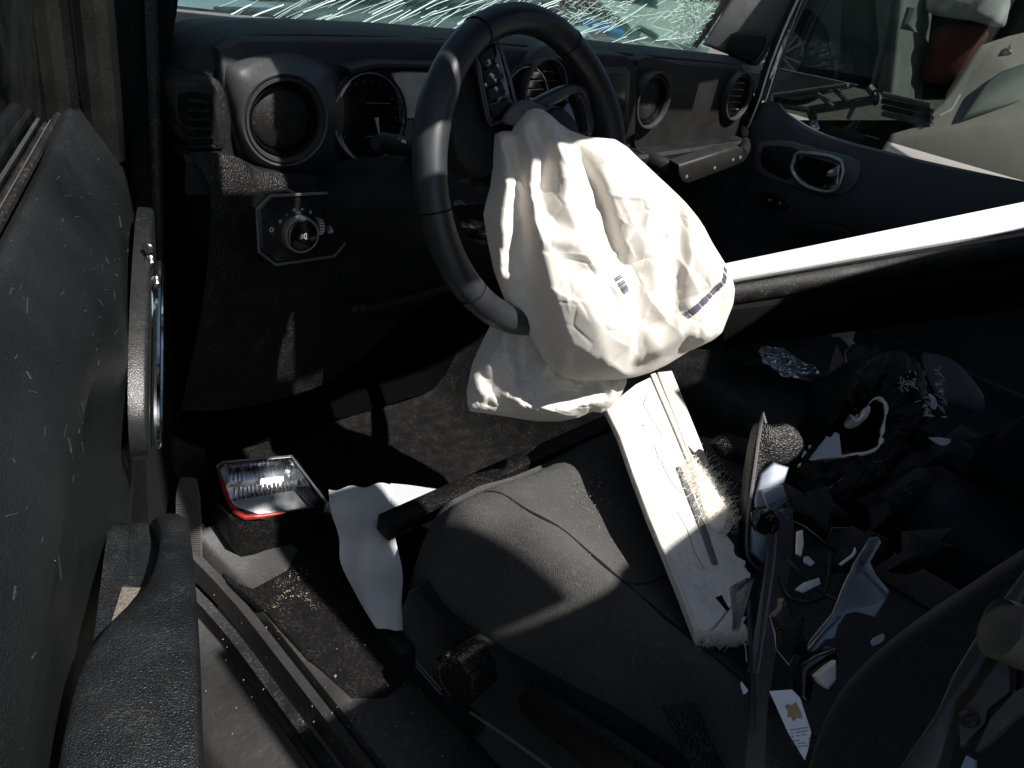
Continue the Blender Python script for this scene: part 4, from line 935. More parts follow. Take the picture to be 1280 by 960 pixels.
pm = MB().slab(outline(rag, PP), -pf*.006, .0008).out('panel_face', MT['white'], bp_t)
MB().tube([PP.off(.0).at(*p)+pf*.001 for p in ((759, 513), (776, 548), (792, 594), (813, 650), (832, 695), (852, 745), (871, 795))], .0035, 8).out('rolled_edge', MT['whiteback'], bp_t)
# raised channel at the right edge
MB().slab(outline([(822, 468), (838, 466), (874, 560), (905, 640), (938, 720), (928, 726), (895, 655), (862, 575)], PP)[0:0] or [p+pf*.006 for p in outline([(820, 468), (838, 466), (874, 556), (884, 584), (880, 590), (884, 596), (876, 600), (872, 610), (868, 598), (860, 575)], PP)], -pf*.012, .002).out('channel', MT['whiteback'], bp_t)
MB().slab([p+pf*.0035 for p in outline([(845, 586), (849, 584), (866, 622), (884, 668), (896, 706), (890, 706), (876, 668), (858, 622)], PP)], -pf*.003, .0006).out('strip', MT['greytrim'], bp_t)
MB().slab([p+pf*.004 for p in outline([(812, 470), (818, 468), (840, 520), (868, 585), (862, 588), (838, 530)], PP)], -pf*.003, .0006).out('strip', MT['whiteback'], bp_t)
m = MB()
for P in (((808, 494), (804, 506), (812, 520), (828, 545)), ((818, 556), (822, 572), (827, 577), (830, 586), (838, 600), (846, 612), (852, 617)), ((846, 640), (858, 660), (868, 690), (880, 712)), ((872, 640), (884, 672), (890, 700))):
    m.tube([PP.at(*p)+pf*.0004 for p in P], .0004, 4)
m.lathe(PP.at(804, 532)+pf*.0002, pf, [(.0014, 0), (.0012, .0006), (.0001, .0006)], 8)
m.out('cracks', MT['black'], bp_t)
g = MB()
g.slab([p+pf*.0006 for p in outline([(894, 747), (902, 744), (906, 752), (912, 762), (908, 764), (900, 754)], PP)], -pf*.001); g.out('hole', MT['black'], bp_t)
# frayed fibres: hundreds of fine strands along the torn edge
m = MB()
for k in range(3200):
    t = rp.uniform(0, 1); a = rp.choice(3)
    if a < 2: base = np.interp(t, [0, .5, 1], [868, 890, 908]), np.interp(t, [0, .5, 1], [584, 612, 655]); base = (base[0]+rp.normal(-8, 9), base[1]+rp.normal(3, 9)); d = np.array([rp.normal(3, 3.5), rp.normal(0, 4)])
    else:
        base = (rp.uniform(866, 930), 798+rp.normal(0, 3)); d = np.array([rp.normal(0, 3), rp.uniform(1, 9)])
    p = PP.at(*base)+pf*rp.uniform(0, .006); q = PP.at(base[0]+d[0], base[1]+d[1])+pf*rp.uniform(0, .016); mid = (p+q)/2+pf*rp.normal(.002, .003)
    m.tube([p, mid, q], rp.uniform(.00014, .0003), 3, cap=False)
for P in (((926, 800), (930, 815), (931, 830)), ((905, 640), (914, 647), (916, 655)), ((905, 628), (913, 630))): m.tube([PP.at(*p)+pf*.004 for p in P], .0008, 4)
o = m.out('frayed_fibres', MT['fibre'], bp_t); o['kind'] = 'stuff'
MB().slab([p+pf*.008 for p in outline([(866, 588), (884, 590), (900, 615), (908, 640), (900, 665), (884, 655), (872, 625)], PP, 3)], -pf*.010, .003).out('fibre_pad', MT['fibre'], bp_t)

# white painted bar across the passenger side
bm_ = thing('white_bar', 'long white painted bar with black padded underside reaching in from the right', 'bar', PX(.45).at(1100, 300))
a0, a1 = AD(898, 331, 1.44), AD(1330, 242, 1.47)
b0, b1 = AD(905, 350, 1.385), AD(1330, 277, 1.405)
rows = []
e = unit(a1-a0)
vup = unit((a0-b0)+(a1-b1)); vf = unit(np.cross(e, vup)); vf = vf if vf@(CP-a0) > 0 else -vf
rows = []
for t in np.linspace(0, 1, 30):
    A_ = a0+(a1-a0)*t; B_ = b0+(b1-b0)*t
    rows.append([A_-vf*.05, A_-vf*.004+vup*.001, A_, B_*.85+A_*.15+vf*.002, B_+vf*.001, B_-vf*.05])
rows = [[p+vup*.0015*math.sin(i*.7)*0 for p in r] for i, r in enumerate(rows)]
MB().grid(rows, cv=True, cap=True).out('painted_face', MT['paint'], bm_, sharp=50)
c0, c1 = AD(912, 366, 1.41), AD(1330, 300, 1.43)
MB().tube([c0+(c1-c0)*t for t in np.linspace(-.02, 1, 26)], .024, 18, squash=1.).out('padded_underside', MT['rubber'], bm_)
MB().tube([AD(914, 352, 1.38)+(AD(1330, 279, 1.40)-AD(914, 352, 1.38))*t for t in np.linspace(0, 1, 20)], .0025, 8).out('seal_line', MT['silver'] if 0 else MT['greytrim'], bm_)
# dark roll and skirt below the bar
MB().grid([[AD(905+ (1330-905)*t, 385+(330-385)*t+dy, (1.42+(1.44-1.42)*t)+dd_) for dy, dd_ in ((-14, -.0), (4, -.02), (22, .0), (50, .06))] for t in np.linspace(0, 1, 20)]).out('skirt', MT['black'], bm_)

# passenger seat in shade
ps = thing('passenger_seat', 'black passenger seat in deep shade behind the torn console', 'car seat', (.8, -.5, .2))
rows = []
for y in np.linspace(-.12, -.72, 26):
    rows.append([V3(.80+s*.26, y, .26+.03*math.exp(-((abs(s)-.78)/.2)**2)-.06*max(0, (y+.22)/.1)**2-.08*max(0, (abs(s)-.8)/.2)**2) for s in np.linspace(-1, 1, 31)]+[V3(1.06, y, .05)])
for r in rows: r.insert(0, V3(.545, r[0][1], .05))
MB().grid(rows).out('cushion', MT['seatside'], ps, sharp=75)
rows = []
for t in np.linspace(0, 1, 16):
    y = -.62-.22*t; z = .26+.62*t; w = .25-.04*t**3
    rows.append([V3(.8+s*w, y+.05*math.exp(-((abs(s)-.8)/.22)**2)-.05*max(0, (abs(s)-.85)/.15)**2, z) for s in np.linspace(-1, 1, 27)]+[V3(.8+w, y-.12, z)])
    rows[-1].insert(0, V3(.8-w, y-.12, z))
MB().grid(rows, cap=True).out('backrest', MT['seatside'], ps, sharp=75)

# centre console body, torn open
CPZ = PZ(.27)
def cz(px, py, z=.27): return PZ(z).at(px, py)
nv = unit(V3(-.35, -.45, .82))
def LPn(px, py, z, n=nv): return Pl(PZ(z).at(px, py), n)
tc_ = thing('torn_armrest', 'black torn armrest with a pale ragged foam edge around a hole', 'armrest', cz(1060, 560, .28))
tp = LPn(1060, 560, .32)
hole = [(1062, 497), (1049, 507), (1052, 522), (1055, 535), (1062, 530), (1072, 512), (1084, 507), (1092, 519), (1091, 545), (1087, 560), (1076, 572), (1050, 577), (1012, 580), (985, 592)]
outer = [(1080, 430), (1058, 455), (1030, 500), (1010, 530), (1000, 552), (990, 572), (978, 600), (978, 616), (988, 640), (1000, 664), (1040, 654), (1090, 620), (1130, 580), (1155, 530), (1165, 480), (1150, 440), (1115, 428)]
# shell: a bulging band from the hole rim to the outer edge
oh = resample([(1062, 497), (1050, 507), (1054, 534), (1062, 530), (1072, 512), (1084, 507), (1093, 519), (1091, 548), (1076, 573), (1050, 578), (1012, 581), (990, 590), (1005, 555), (1030, 520)], 96)
oo = resample([(1072, 440), (1052, 470), (1038, 500), (1015, 550), (985, 588), (977, 600), (980, 622), (990, 645), (1000, 664), (1045, 652), (1092, 622), (1132, 580), (1156, 530), (1164, 480), (1150, 442), (1110, 430)], 96)
ch = oh.mean(0); 
def angs(O, c): return np.arctan2(O[:, 1]-c[1], O[:, 0]-c[0])
cc_ = np.array([1068, 548]); th_ = np.linspace(-math.pi, math.pi, 121)[:-1]
def radial(O, c):
    a = angs(O, c); r = np.hypot(O[:, 0]-c[0], O[:, 1]-c[1]); k = np.argsort(a); return np.interp(th_, a[k], r[k], period=2*math.pi)
ro = radial(oo, cc_); ri = np.minimum(radial(oh, cc_), ro*.9); rows = []
for t in np.linspace(0, 1, 16):
    r = ri+(ro-ri)*t; h = .045*math.sin(math.pi*min(1, .15+t*.85))**.7-.10*max(0, t-.75)*2
    rows.append([tp.at(cc_[0]+r[i]*math.cos(a), cc_[1]+r[i]*math.sin(a))+tp.front()*(h+.004*math.sin(7*a+5*t)+.003*math.sin(19*a-8*t)*math.sin(6*t)+.0025*rp.normal()) for i, a in enumerate(th_)])
rows.append([p-tp.front()*.12 for p in rows[-1]])
MB().grid(rows, cv=True).out('torn_cover', MT['lower'], tc_, sharp=80)
hl = spline([tp.at(*p)+tp.front()*(.028+.004*math.sin(i*2.1)) for i, p in enumerate(hole)], 6, False)
MB().tube(hl, [.0030*(1+.5*math.sin(i*.8)*math.sin(i*.31))for i in range(len(hl))], 7).out('foam_edge', MT['foam'], tc_)
MB().slab([p-tp.front()*.05 for p in outline([(1030, 500), (1095, 490), (1100, 570), (1040, 585), (1000, 585)], tp)], -tp.front()*.01).out('hole_lining', MT['black'], tc_)
d = dome([(1055, 530), (1060, 520), (1070, 510), (1084, 507), (1086, 516), (1080, 526), (1068, 535), (1058, 535)], tp.off(.01), .014, .006, n=3); d.out('foam_lump', MT['foam'], tc_)
tear = [(993, 582), (998, 568), (1003, 572), (1004, 561), (1012, 565), (1014, 554), (1020, 558), (1024, 550), (1030, 552), (1036, 545), (1041, 548), (1044, 578), (1020, 580)]
MB().slab([p+tp.front()*.018 for p in outline(tear, tp)], -tp.front()*.003, .0004).out('torn_sheet', MT['card'], tc_)
MB().slab([p-tp.front()*.0 for p in outline([(1049, 575), (1052, 567), (1060, 563), (1072, 567), (1072, 574), (1060, 578)], tp, 2)], -tp.front()*.01, .002).out('red_tab', MT['red'], tc_)
m = MB()  # crackled highlights on the glossy cover, painted as white marks
for k in range(70):
    x, y = [(1112+rp.normal(0, 10), 497+rp.normal(0, 9)), (1150+rp.normal(0, 3), 505+rp.normal(0, 18)), (1135+rp.normal(0, 4), 525+rp.normal(0, 8))][rp.choice(3)]
    p = tp.at(x, y)+tp.front()*.050; L_ = rp.uniform(.002, .007); a = rp.uniform(0, 6.28); v = L_*(CR*math.cos(a)+CU*math.sin(a)); m.tube([p-v, p+v*.2+CU*.001, p+v], rp.uniform(.0003, .001), 4)
for k in range(26): 
    t = k/25; p = tp.at(1005+85*t, 630-45*t-8*math.sin(t*3))+tp.front()*.040; m.box(p, CR*.0025+CU*.001, CU*.0004, tp.front()*.0003)
m.out('white_marks_and_glints', MT['crackle'], tc_, kind='stuff')
m = MB()
for k in range(160):
    t = rp.uniform(0, 1); p = tp.at(980+18*t+rp.normal(0, 2), 615+50*t)+tp.front()*.01; m.tube([p, p+CR*rp.normal(-.002, .004)+CU*rp.normal(-.002, .003)], .0004, 3)
m.out('torn_threads', MT['foam'], tc_, kind='stuff')

def loose(name, label, cat, px, pl, th, m, n=2, bev=.001, part='body', puff=None):
    t = thing(name, label, cat, pl.at(*np.mean(px, 0)))
    if puff: dome(px, pl, puff, th, n=n).out(part, m, t, sharp=80)
    else: pslab(part, px, pl, th, m, t, n=n, bev=bev)
    return t
loose('foam_chunk', 'grey torn slab of foam behind the torn armrest on the passenger seat', 'foam piece', [(1152, 445), (1168, 442), (1190, 450), (1212, 472), (1230, 498), (1227, 516), (1205, 510), (1178, 500), (1162, 478)], LPn(1190, 480, .34), .025, MT['greytrim'], 3, .004, 'foam', puff=.012)
t = loose('grey_panel_piece', 'upright grey panel piece with a pale broken corner left of the torn armrest', 'panel piece', [(1046, 430), (1058, 452), (1076, 462), (1060, 492), (1040, 500), (1026, 502), (1036, 465)], LPn(1050, 470, .30), .006, MT['greytrim'], 1, .001, 'panel')
pslab('broken_corner', [(1039, 408), (1047, 404), (1060, 412), (1070, 415), (1066, 425), (1078, 440), (1076, 450), (1062, 430), (1052, 420), (1042, 420)], LPn(1050, 470, .305), .005, MT['whiteback'], t, 0, .001)
pslab('curled_edge', [(1076, 440), (1084, 440), (1082, 462), (1070, 492), (1064, 494), (1074, 466)], LPn(1050, 470, .315), .006, MT['pillar'], t, 1, .001)
loose('grey_plate', 'small flat grey plate under the grey panel piece', 'plate', [(1032, 515), (1048, 516), (1046, 536), (1030, 552), (1018, 548)], LPn(1035, 530, .26), .004, MT['greytrim'], 1)
# crinkled clear film
t = thing('plastic_film', 'crinkled translucent plastic film lying beyond the white panel', 'plastic film', cz(990, 455, .33))
fp_ = LPn(990, 455, .33); m = MB()
O = spline([(948, 438), (962, 432), (985, 440), (1012, 456), (1024, 462), (1018, 474), (996, 474), (970, 464), (955, 452)], 5); c = np.mean(O, 0)
rows = [[fp_.at(*(c+(np.array(o)-c)*s))+fp_.front()*(.006*math.sin(i*1.7+s*9)*math.sin(s*6)+.004*math.sin(i*.9)) for i, o in enumerate(O)] for s in np.linspace(.02, 1, 12)]
MB().grid(rows, cv=True).out('film', MT['frost'], t, sharp=20)
# broken tail-belt module: black rim shell with pale metal inside
t = thing('seat_belt_buckle_module', 'black curved shell holding a pale blue metal module beside the torn armrest', 'buckle module', cz(960, 630, .22))
mp = LPn(965, 630, .33, unit(V3(-.6, -.5, .5)))
MB().slab(outline([(948, 538), (956, 528), (968, 532), (985, 529), (1000, 540), (1006, 560), (985, 580), (965, 578), (950, 592), (942, 640), (938, 690), (950, 710), (944, 716), (932, 692), (932, 650), (938, 590)], mp, 2), -mp.front()*.03, .003).out('shell', MT['lower'], t)
MB().tube(outline([(957, 529), (950, 540), (944, 580), (936, 640), (933, 680), (938, 702), (958, 718), (976, 730)], mp.off(0), 3)[:28], .0022, 6).out('shell_rim', MT['greytrim'], t)
MB().slab([p+mp.front()*.006 for p in outline([(950, 592), (966, 578), (985, 584), (978, 606), (984, 625), (965, 640), (944, 650), (942, 625)], mp)], -mp.front()*.02, .003).out('metal_block', MT['module'], t)
MB().slab([p+mp.front()*.014 for p in outline([(948, 612), (975, 606), (980, 622), (955, 632)], mp)], -mp.front()*.01, .002).out('metal_plate', MT['module'], t)
MB().slab([p+mp.front()*.008 for p in outline([(938, 655), (956, 648), (962, 675), (954, 705), (938, 690)], mp)], -mp.front()*.015, .002).out('metal_block', MT['module'], t)
MB().slab([p+mp.front()*.012 for p in outline([(936, 640), (955, 632), (972, 652), (962, 668), (940, 662)], mp, 2)], -mp.front()*.015, .003).out('black_cap', MT['gloss'], t)
m = MB()
for k in range(26):
    p = mp.at(950+rp.uniform(0, 30), 625+rp.uniform(0, 20))+mp.front()*.016; m.tube([p, p+.006*unit(rp.normal(0, 1, 3))], .0005, 3)
m.out('frayed_wires', MT['module'], t, kind='stuff')
# belt strap hanging down
t = thing('seat_belt', 'grey seat belt hanging down beside the white panel to the seat edge', 'seat belt', AD(965, 800, .95))
Q = spline([AD(*a) for a in ((974, 636, 1.03), (976, 665, 1.0), (974, 700, .97), (968, 745, .92), (962, 790, .86), (955, 840, .79), (949, 890, .72), (945, 940, .64), (943, 985, .58))], 5, False)
Wn = [unit(CR+CF*(.55))*(.025-.014*min(1, i/30)) for i in range(len(Q))]
MB().ribbon(Q, Wn, .0022).out('webbing', MT['beltgrey'], t, sharp=30)
Q2 = [q+unit(CR)*-.012+CF*-.004 for q in Q]
MB().ribbon(Q2[:26], [unit(CR-CF*.8)*.006]*26, .0018).out('folded_edge', MT['greytrim'], t)
MB().ribbon(spline([AD(*a) for a in ((936, 750, .89), (938, 810, .82), (940, 870, .74), (940, 960, .62))], 5, False), unit(CR+CF)*.003, .002).out('inner_webbing', MT['wire'], t)
# clear plastic shard
t = thing('clear_plastic_shard', 'long jagged clear plastic shard standing beside the backrest', 'plastic shard', AD(1060, 750, 1.0))
sp = Pl(AD(1060, 750, .83), unit(CP-AD(1060, 750, 1.))+V3(.1, .2, .3))
MB().slab(outline([(1098, 670), (1102, 678), (1088, 702), (1094, 716), (1112, 738), (1106, 752), (1094, 772), (1070, 765), (1058, 768), (1048, 782), (1044, 798), (1032, 800), (1012, 822), (1002, 820), (1012, 800), (1040, 766), (1052, 735), (1066, 705), (1086, 672)], sp), -sp.front()*.004, .001).out('shard', MT['frost'], t)
MB().tube(outline([(1076, 708), (1096, 730), (1110, 744)], sp.off(.002 if sp.n@sp.front() > 0 else -.002)), .0016, 5).out('rib', MT['frost'], t)
MB().tube(outline([(1050, 770), (1028, 792), (1006, 818)], sp), .0018, 5).out('rib', MT['frost'], t)
# card with printed lines and stain
t = thing('label_card', 'small white printed card with a brown stain, wedged by the backrest', 'card', AD(985, 905, .88))
kp = Pl(AD(985, 905, .66), unit(V3(-.55, -.4, .7)))
MB().slab(outline([(962, 864), (990, 862), (1000, 872), (1014, 915), (1010, 938), (1006, 950), (985, 915)], kp), -kp.front()*.0012).out('card', MT['card'], t)
MB().slab([p+kp.front()*.0003 for p in outline([(981, 884), (984, 880), (990, 882), (994, 877), (998, 884), (1001, 890), (1003, 899), (996, 897), (992, 902), (988, 896), (984, 897), (985, 890)], kp, 2)], -kp.front()*.0004).out('stain', MT['stain'], t)
m = MB()
for k in range(6):
    for j in range(7):
        if rp.uniform() < .25: continue
        x0 = 988+j*3.2+k*.8; y0 = 912+k*4.0-j*.5+(k > 2)*2
        m.slab([p+kp.front()*.0003 for p in outline([(x0, y0), (x0+2.3, y0-.3), (x0+2.3, y0+.9), (x0, y0+1.2)], kp)], -kp.front()*.0003)
m.out('print_lines', MT['greytrim'], t)
loose('cream_block', 'cream broken block between the card and the backrest', 'broken piece', [(1020, 846), (1034, 834), (1046, 826), (1046, 850), (1036, 862), (1028, 856)], Pl(AD(1033, 845, .72), unit(V3(-.6, -.3, .6))), .02, MT['foam'], 0, .002)
loose('dark_block', 'black broken housing behind the printed card', 'broken piece', [(1000, 832), (1020, 818), (1046, 810), (1050, 830), (1020, 850), (1012, 880), (1000, 872)], Pl(AD(1025, 845, .735), unit(V3(-.6, -.3, .6))), .03, MT['gloss'], 0, .003)
loose('white_scrap', 'small white plastic scrap lying on black cables', 'scrap', [(994, 737), (1005, 728), (1024, 722), (1026, 730), (1004, 741)], Pl(AD(1010, 732, .9), unit(V3(-.3, -.4, .8))), .002, MT['card'], 0, .0004)
loose('white_hook', 'thin bent white clip near the clear shard', 'clip', [(1049, 705), (1066, 692), (1069, 684), (1071, 690), (1067, 696), (1052, 707)], Pl(AD(1060, 696, .90), unit(V3(-.4, -.4, .7))), .002, MT['card'], 0, .0004)
loose('white_clip', 'short white clip hanging beside the belt and torn cover', 'clip', [(997, 664), (1004, 662), (1005, 680), (1002, 696), (996, 692)], Pl(AD(1000, 680, .96), unit(V3(-.4, -.4, .7))), .004, MT['foam'], 0, .001)
t = thing('cable_loop', 'black cables looping under the white scrap', 'cable', AD(1000, 730, 1.1))
for P in (((1038, 690, .94), (1036, 720, .92), (1028, 745, .9), (1005, 752, .9), (985, 745, .92), (975, 720, .94)), ((985, 700, .94), (1000, 715, .92), (1030, 742, .9), (1050, 752, .88))):
    MB().tube(spline([AD(*p) for p in P], 6, False), .0022, 7).out('cable', MT['wire'], t)
# more broken pieces lying between the seats
def shardpx(c, r, n, seed, stretch=1., ang=0.):
    q = np.random.default_rng(seed); out = []
    for k in range(n):
        a = 2*math.pi*k/n+q.normal(0, .12); rr_ = r*q.uniform(.55, 1.15); x, y = rr_*math.cos(a)*stretch, rr_*math.sin(a); out.append((c[0]+x*math.cos(ang)-y*math.sin(ang), c[1]+x*math.sin(ang)+y*math.cos(ang)))
    return out
PCS = [((1020, 640), 30, 1.7, .5, 'gloss', 'black jagged trim piece under the torn armrest', .03, .30), ((1120, 620), 34, 1.5, -.7, 'gloss', 'large shiny black trim piece right of the torn armrest', .02, .31),
       ((1075, 690), 26, 1.8, -.5, 'lower', 'black splintered trim strip above the clear shard', .02, .33), ((1150, 690), 30, 1.6, -.4, 'gloss', 'shiny black trim piece next to the backrest top edge', .015, .36),
       ((985, 790), 22, 1.9, 1.2, 'lower', 'black splinter standing between the belt and the clear shard', .01, .34), ((925, 560), 22, 1.8, .3, 'lower', 'black broken trim tongue between the white panel and the buckle module', .01, .32),
       ((1085, 455), 26, 1.5, 1.1, 'gloss', 'glossy black shell piece behind the grey panel piece', .02, .37), ((1200, 560), 30, 1.7, -.3, 'gloss', 'black shiny shell fragment lying on the passenger seat', .015, .33)]
for k, (c, r, stt, an, mm, lab, th, z) in enumerate(PCS):
    P = shardpx(c, r, 11, 40+k, stt, an); pl = LPn(c[0], c[1], z, unit(V3(-.35+.3*math.sin(k*2.1), -.45+.3*math.cos(k*1.7), .8)))
    t = thing('broken_trim_piece', lab, 'broken piece', pl.at(*c))
    dome(P, pl, th*.7+.006, .008, nr=6, n=0, fn=lambda v: .003*math.sin(v[0]*170+v[1]*90)*math.sin(v[2]*140)).out('piece', MT['plastic' if mm == 'gloss' else mm], t, sharp=25)
    if k % 2: continue
    e_ = outline(P[:6], pl); f_ = pl.front()
    MB().tube([q+f_*.0005 for q in e_], [.0002, .0006, .0003, .0008, .0003, .0002], 5).out('pale_edge', MT['crackle'], t)
WH = [((1010, 700), 6, 1.6, .4, 'small white plastic shard between the hanging belt and the cable loop'), ((1165, 500), 6, 2.4, 1.2, 'narrow white shard at the edge of the grey foam slab'), ((1178, 552), 7, 2.6, .1, 'pale shiny sliver lying on the passenger seat below the foam slab'), ((930, 860), 4, 2.4, 1.1, 'tiny white shard on the seat just below the white panel end'), ((1098, 800), 5, 2.2, -.6, 'pale shard at the backrest edge beside the clear plastic')]
for k, (c, r, stt, an, lab) in enumerate(WH):
    pl = LPn(c[0], c[1], .335 if c[0] < 1100 else .36, unit(V3(-.4, -.4, .8))); P = shardpx(c, r, 7, 70+k, stt, an)
    t = thing('white_shard', lab, 'shard', pl.at(*c), 'white shards between the seats')
    pslab('shard', P, pl, .002, MT['card' if k % 2 else 'crackle'], t, 0, 0)
# console walls in shade
cs = thing('centre_console', 'black centre console in deep shade between the seats', 'console', (.40, -.3, .2))
rows = []
for y in np.linspace(.18, -.75, 16):
    zt = .30 if y < -.1 else .30-.06*(y+.1)/.28
    rows.append([V3(.29, y, .05), V3(.30, y, zt-.03), V3(.315, y, zt-.005), V3(.34, y, zt), V3(.46, y, zt), V3(.49, y, zt-.01), V3(.50, y, .05)])
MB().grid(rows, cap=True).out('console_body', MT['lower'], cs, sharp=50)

# black strut across the footwell in front of the seat
t = thing('black_strut', 'straight black strut slanting across the footwell in front of the seat', 'strut', cz(620, 600, .18))
a, b = PZ(.20).at(770, 528), PZ(.15).at(478, 660)
e = unit(b-a); MB().box((a+b)/2, e*np.linalg.norm(b-a)/2, unit(np.cross(e, V3(0, 0, 1)))*.016, V3(0, 0, .014), .004).out('strut', MT['lower'], t)
# pale cloth strips
t = thing('cloth_strip', 'pale grey cloth strip hanging over the seat runner into the footwell', 'cloth', cz(460, 690, .1))
Lft = [(411, 612, .13), (414, 640, .125), (424, 672, .12), (426, 705, .10), (446, 745, .085), (470, 785, .075)]
Rgt = [(492, 604, .13), (490, 640, .13), (494, 672, .125), (503, 715, .10), (502, 750, .09), (504, 788, .08)]
Lft = spline([V3(*p) for p in Lft], 6, False); Rgt = spline([V3(*p) for p in Rgt], 6, False)
rows = []
for i, (l, r) in enumerate(zip(Lft, Rgt)):
    row = []
    for k, s in enumerate(np.linspace(0, 1, 22)):
        q = l*(1-s)+r*s; bu = .007*math.sin(s*3.1)+.004*math.sin(s*9+i*.25)+.003*math.sin(i*.55+s*2)
        if i < 3: q = q+V3(0, 2.2*math.sin(s*14), 0)
        row.append(PZ(q[2]).at(q[0], q[1])+V3(-.5, -.6, .6)*bu)
    rows.append(row)
mb = MB().grid(rows).grid([[p+V3(.5, .6, -.4)*.0015 for p in r] for r in rows]); mb.out('cloth', MT['cloth'], t, sharp=60)
t = loose('cloth_scrap', 'small pale cloth scrap lying behind the hanging cloth strip', 'cloth', [(488, 604), (510, 606), (545, 611), (528, 622), (505, 636), (490, 652)], PZ(.13), .002, MT['cloth'], 0, .0)
t = loose('paper_scrap', 'pale paper scrap under the black strut next to the seat', 'paper', [(524, 655), (560, 638), (572, 634), (565, 650), (556, 664), (540, 662)], PZ(.12), .0015, MT['cloth'], 0, .0)
pslab('lit_fold', [(562, 640), (571, 634), (568, 648), (563, 654)], PZ(.135), .001, MT['card'], t)  # whiter piece paints the sunlit fold of the paper

# tail lamp lens box in the footwell
tl = thing('lamp_fragment', 'broken rear lamp with chrome reflector and red lens edge in the footwell', 'lamp', PZ(.06).at(340, 650))
n_l = unit(V3(-.10, -.34, .92)); lp_ = Pl(PZ(.13).at(340, 610), n_l)
rimpx = [(270, 584), (278, 578), (364, 570), (372, 574), (408, 628), (404, 634), (308, 648), (296, 644), (284, 622)]
flo = lp_.off(-.045); top = outline(rimpx, lp_, 0); 
cT = sum(top)/len(top); inner = [cT+(p-cT)*.93 for p in top]; bot = [cT+(p-cT)*.80-lp_.front()*.042 for p in top]
rows = [[p-lp_.front()*.06 for p in top], [p-lp_.front()*.004 for p in top], top, inner, [p-lp_.front()*.006 for p in inner]]
MB().grid(rows, cv=True).out('housing_rim', MT['gloss'], tl, sharp=30)
MB().grid([[p-lp_.front()*.006 for p in inner], bot], cv=True).add(bot, [list(range(len(bot)))]).out('reflector', MT['chrome'], tl, sharp=20)
m = MB()
for k in range(16):     # faceted reflector steps
    a_ = lp_.at(296+k*5.5, 606-k*.7)-lp_.front()*.034; m.box(a_, CR*.0026, CU*.011, lp_.front()*(.004+.003*(k % 2)), .0008)
m.out('reflector_facets', MT['chrome'], tl)
MB().slab([p-lp_.front()*.018 for p in outline([(288, 618), (380, 603), (402, 628), (310, 642), (298, 636)], lp_)], -lp_.front()*.003, .001).out('bright_baffle', MT['silver'], tl)
MB().slab([p-lp_.front()*.006 for p in outline([(370, 606), (386, 604), (403, 626), (392, 632)], lp_)], -lp_.front()*.004, .001).out('dark_baffle', MT['gloss'], tl)
MB().tube([p+lp_.front()*.0006 for p in outline([(276, 598), (284, 622), (294, 640), (306, 647), (330, 645), (356, 641)], lp_, 0)], [.003, .0035, .0042, .0042, .0035, .0015], 10).out('red_lens', MT['red'], tl)
MB().tube([p for p in outline([(270, 584), (278, 578), (364, 570), (408, 628)], lp_, 0)], .002, 6).out('clear_edge', MT['frost'], tl)
MB().slab([p+V3(0, -.004, -.004) for p in outline([(300, 650), (404, 636), (410, 668), (396, 678), (350, 690), (300, 694), (288, 680), (284, 640)], PY(float((top[6]+top[7])[1]/2)-.006))], V3(0, .06, 0), .006).out('lamp_body', MT['lower'], tl)
# floor rubbish
t = thing('floor_mat', 'dirty black floor mat under the lamp fragment', 'floor mat', PZ(.02).at(400, 760))
MB().slab(outline([(270, 700), (420, 660), (560, 640), (600, 720), (520, 840), (440, 870), (330, 760)], PZ(.03), 2), V3(0, 0, -.012), .003).out('mat', MT['carpet'], t)
MB().lathe(PZ(.034).at(398, 795), (0, 0, 1), [(.03, -.003), (.03, .003), (.024, .005), (.02, .003), (.0001, .003)], 30).out('mat_button', MT['rubber'], t)
g = None; O = outline([(345, 712), (372, 704), (388, 712), (386, 728), (400, 752), (396, 762), (376, 740), (356, 742), (338, 764), (334, 752), (350, 730)], PZ(.0335), 2);
m = MB()
def crumb(p, r):
    d = rp.normal(0, 1, (4, 3)); d = d/np.linalg.norm(d, axis=1)[:, None]; k = len(m.V)
    m.add([p+r*(np.array(v)+.35*e) for v, e in zip(((1, 0, -.5), (-.5, .85, -.5), (-.5, -.85, -.5), (.1, .1, .9)), d)], [[0, 1, 3], [1, 2, 3], [2, 0, 3], [0, 2, 1]])
for k in range(420):                       # crumbs on the seat
    if rp.uniform() < .65: x, y = rp.normal(745, 18), rp.normal(612, 26)
    else: x, y = rp.uniform(620, 850), rp.uniform(570, 880)
    p = PZ(.262).at(x, y)
    if p[1] > -.2 or p[0] < -.26: continue
    s = (p[0]-XC)/HW
    if abs(s) < .95: crumb(V3(p[0], p[1], zcush(s, p[1])+.001), .0006*math.exp(rp.normal(0, .55)))
o = m.out('seat_crumbs', MT['crumb'], None, label='pale crumbs and dirt scattered on the driver seat cushion', cat='debris'); o['kind'] = 'stuff'
m = MB()
for k in range(120):
    p = PZ(.034).at(rp.uniform(300, 600), rp.uniform(690, 900)); crumb(p, .0006*math.exp(rp.normal(0, .6)))
for k in range(90):
    p = PZ(.012+.0).at(rp.uniform(400, 600), rp.uniform(840, 960)); crumb(p+V3(0, 0, .015), rp.uniform(.0004, .0012))
for k in range(110):
    y = rp.uniform(-.9, .05); crumb(V3(sillx(y)+rp.uniform(-.12, .05), y, .028 if rp.uniform() < .5 else -.034), rp.uniform(.0005, .0015))
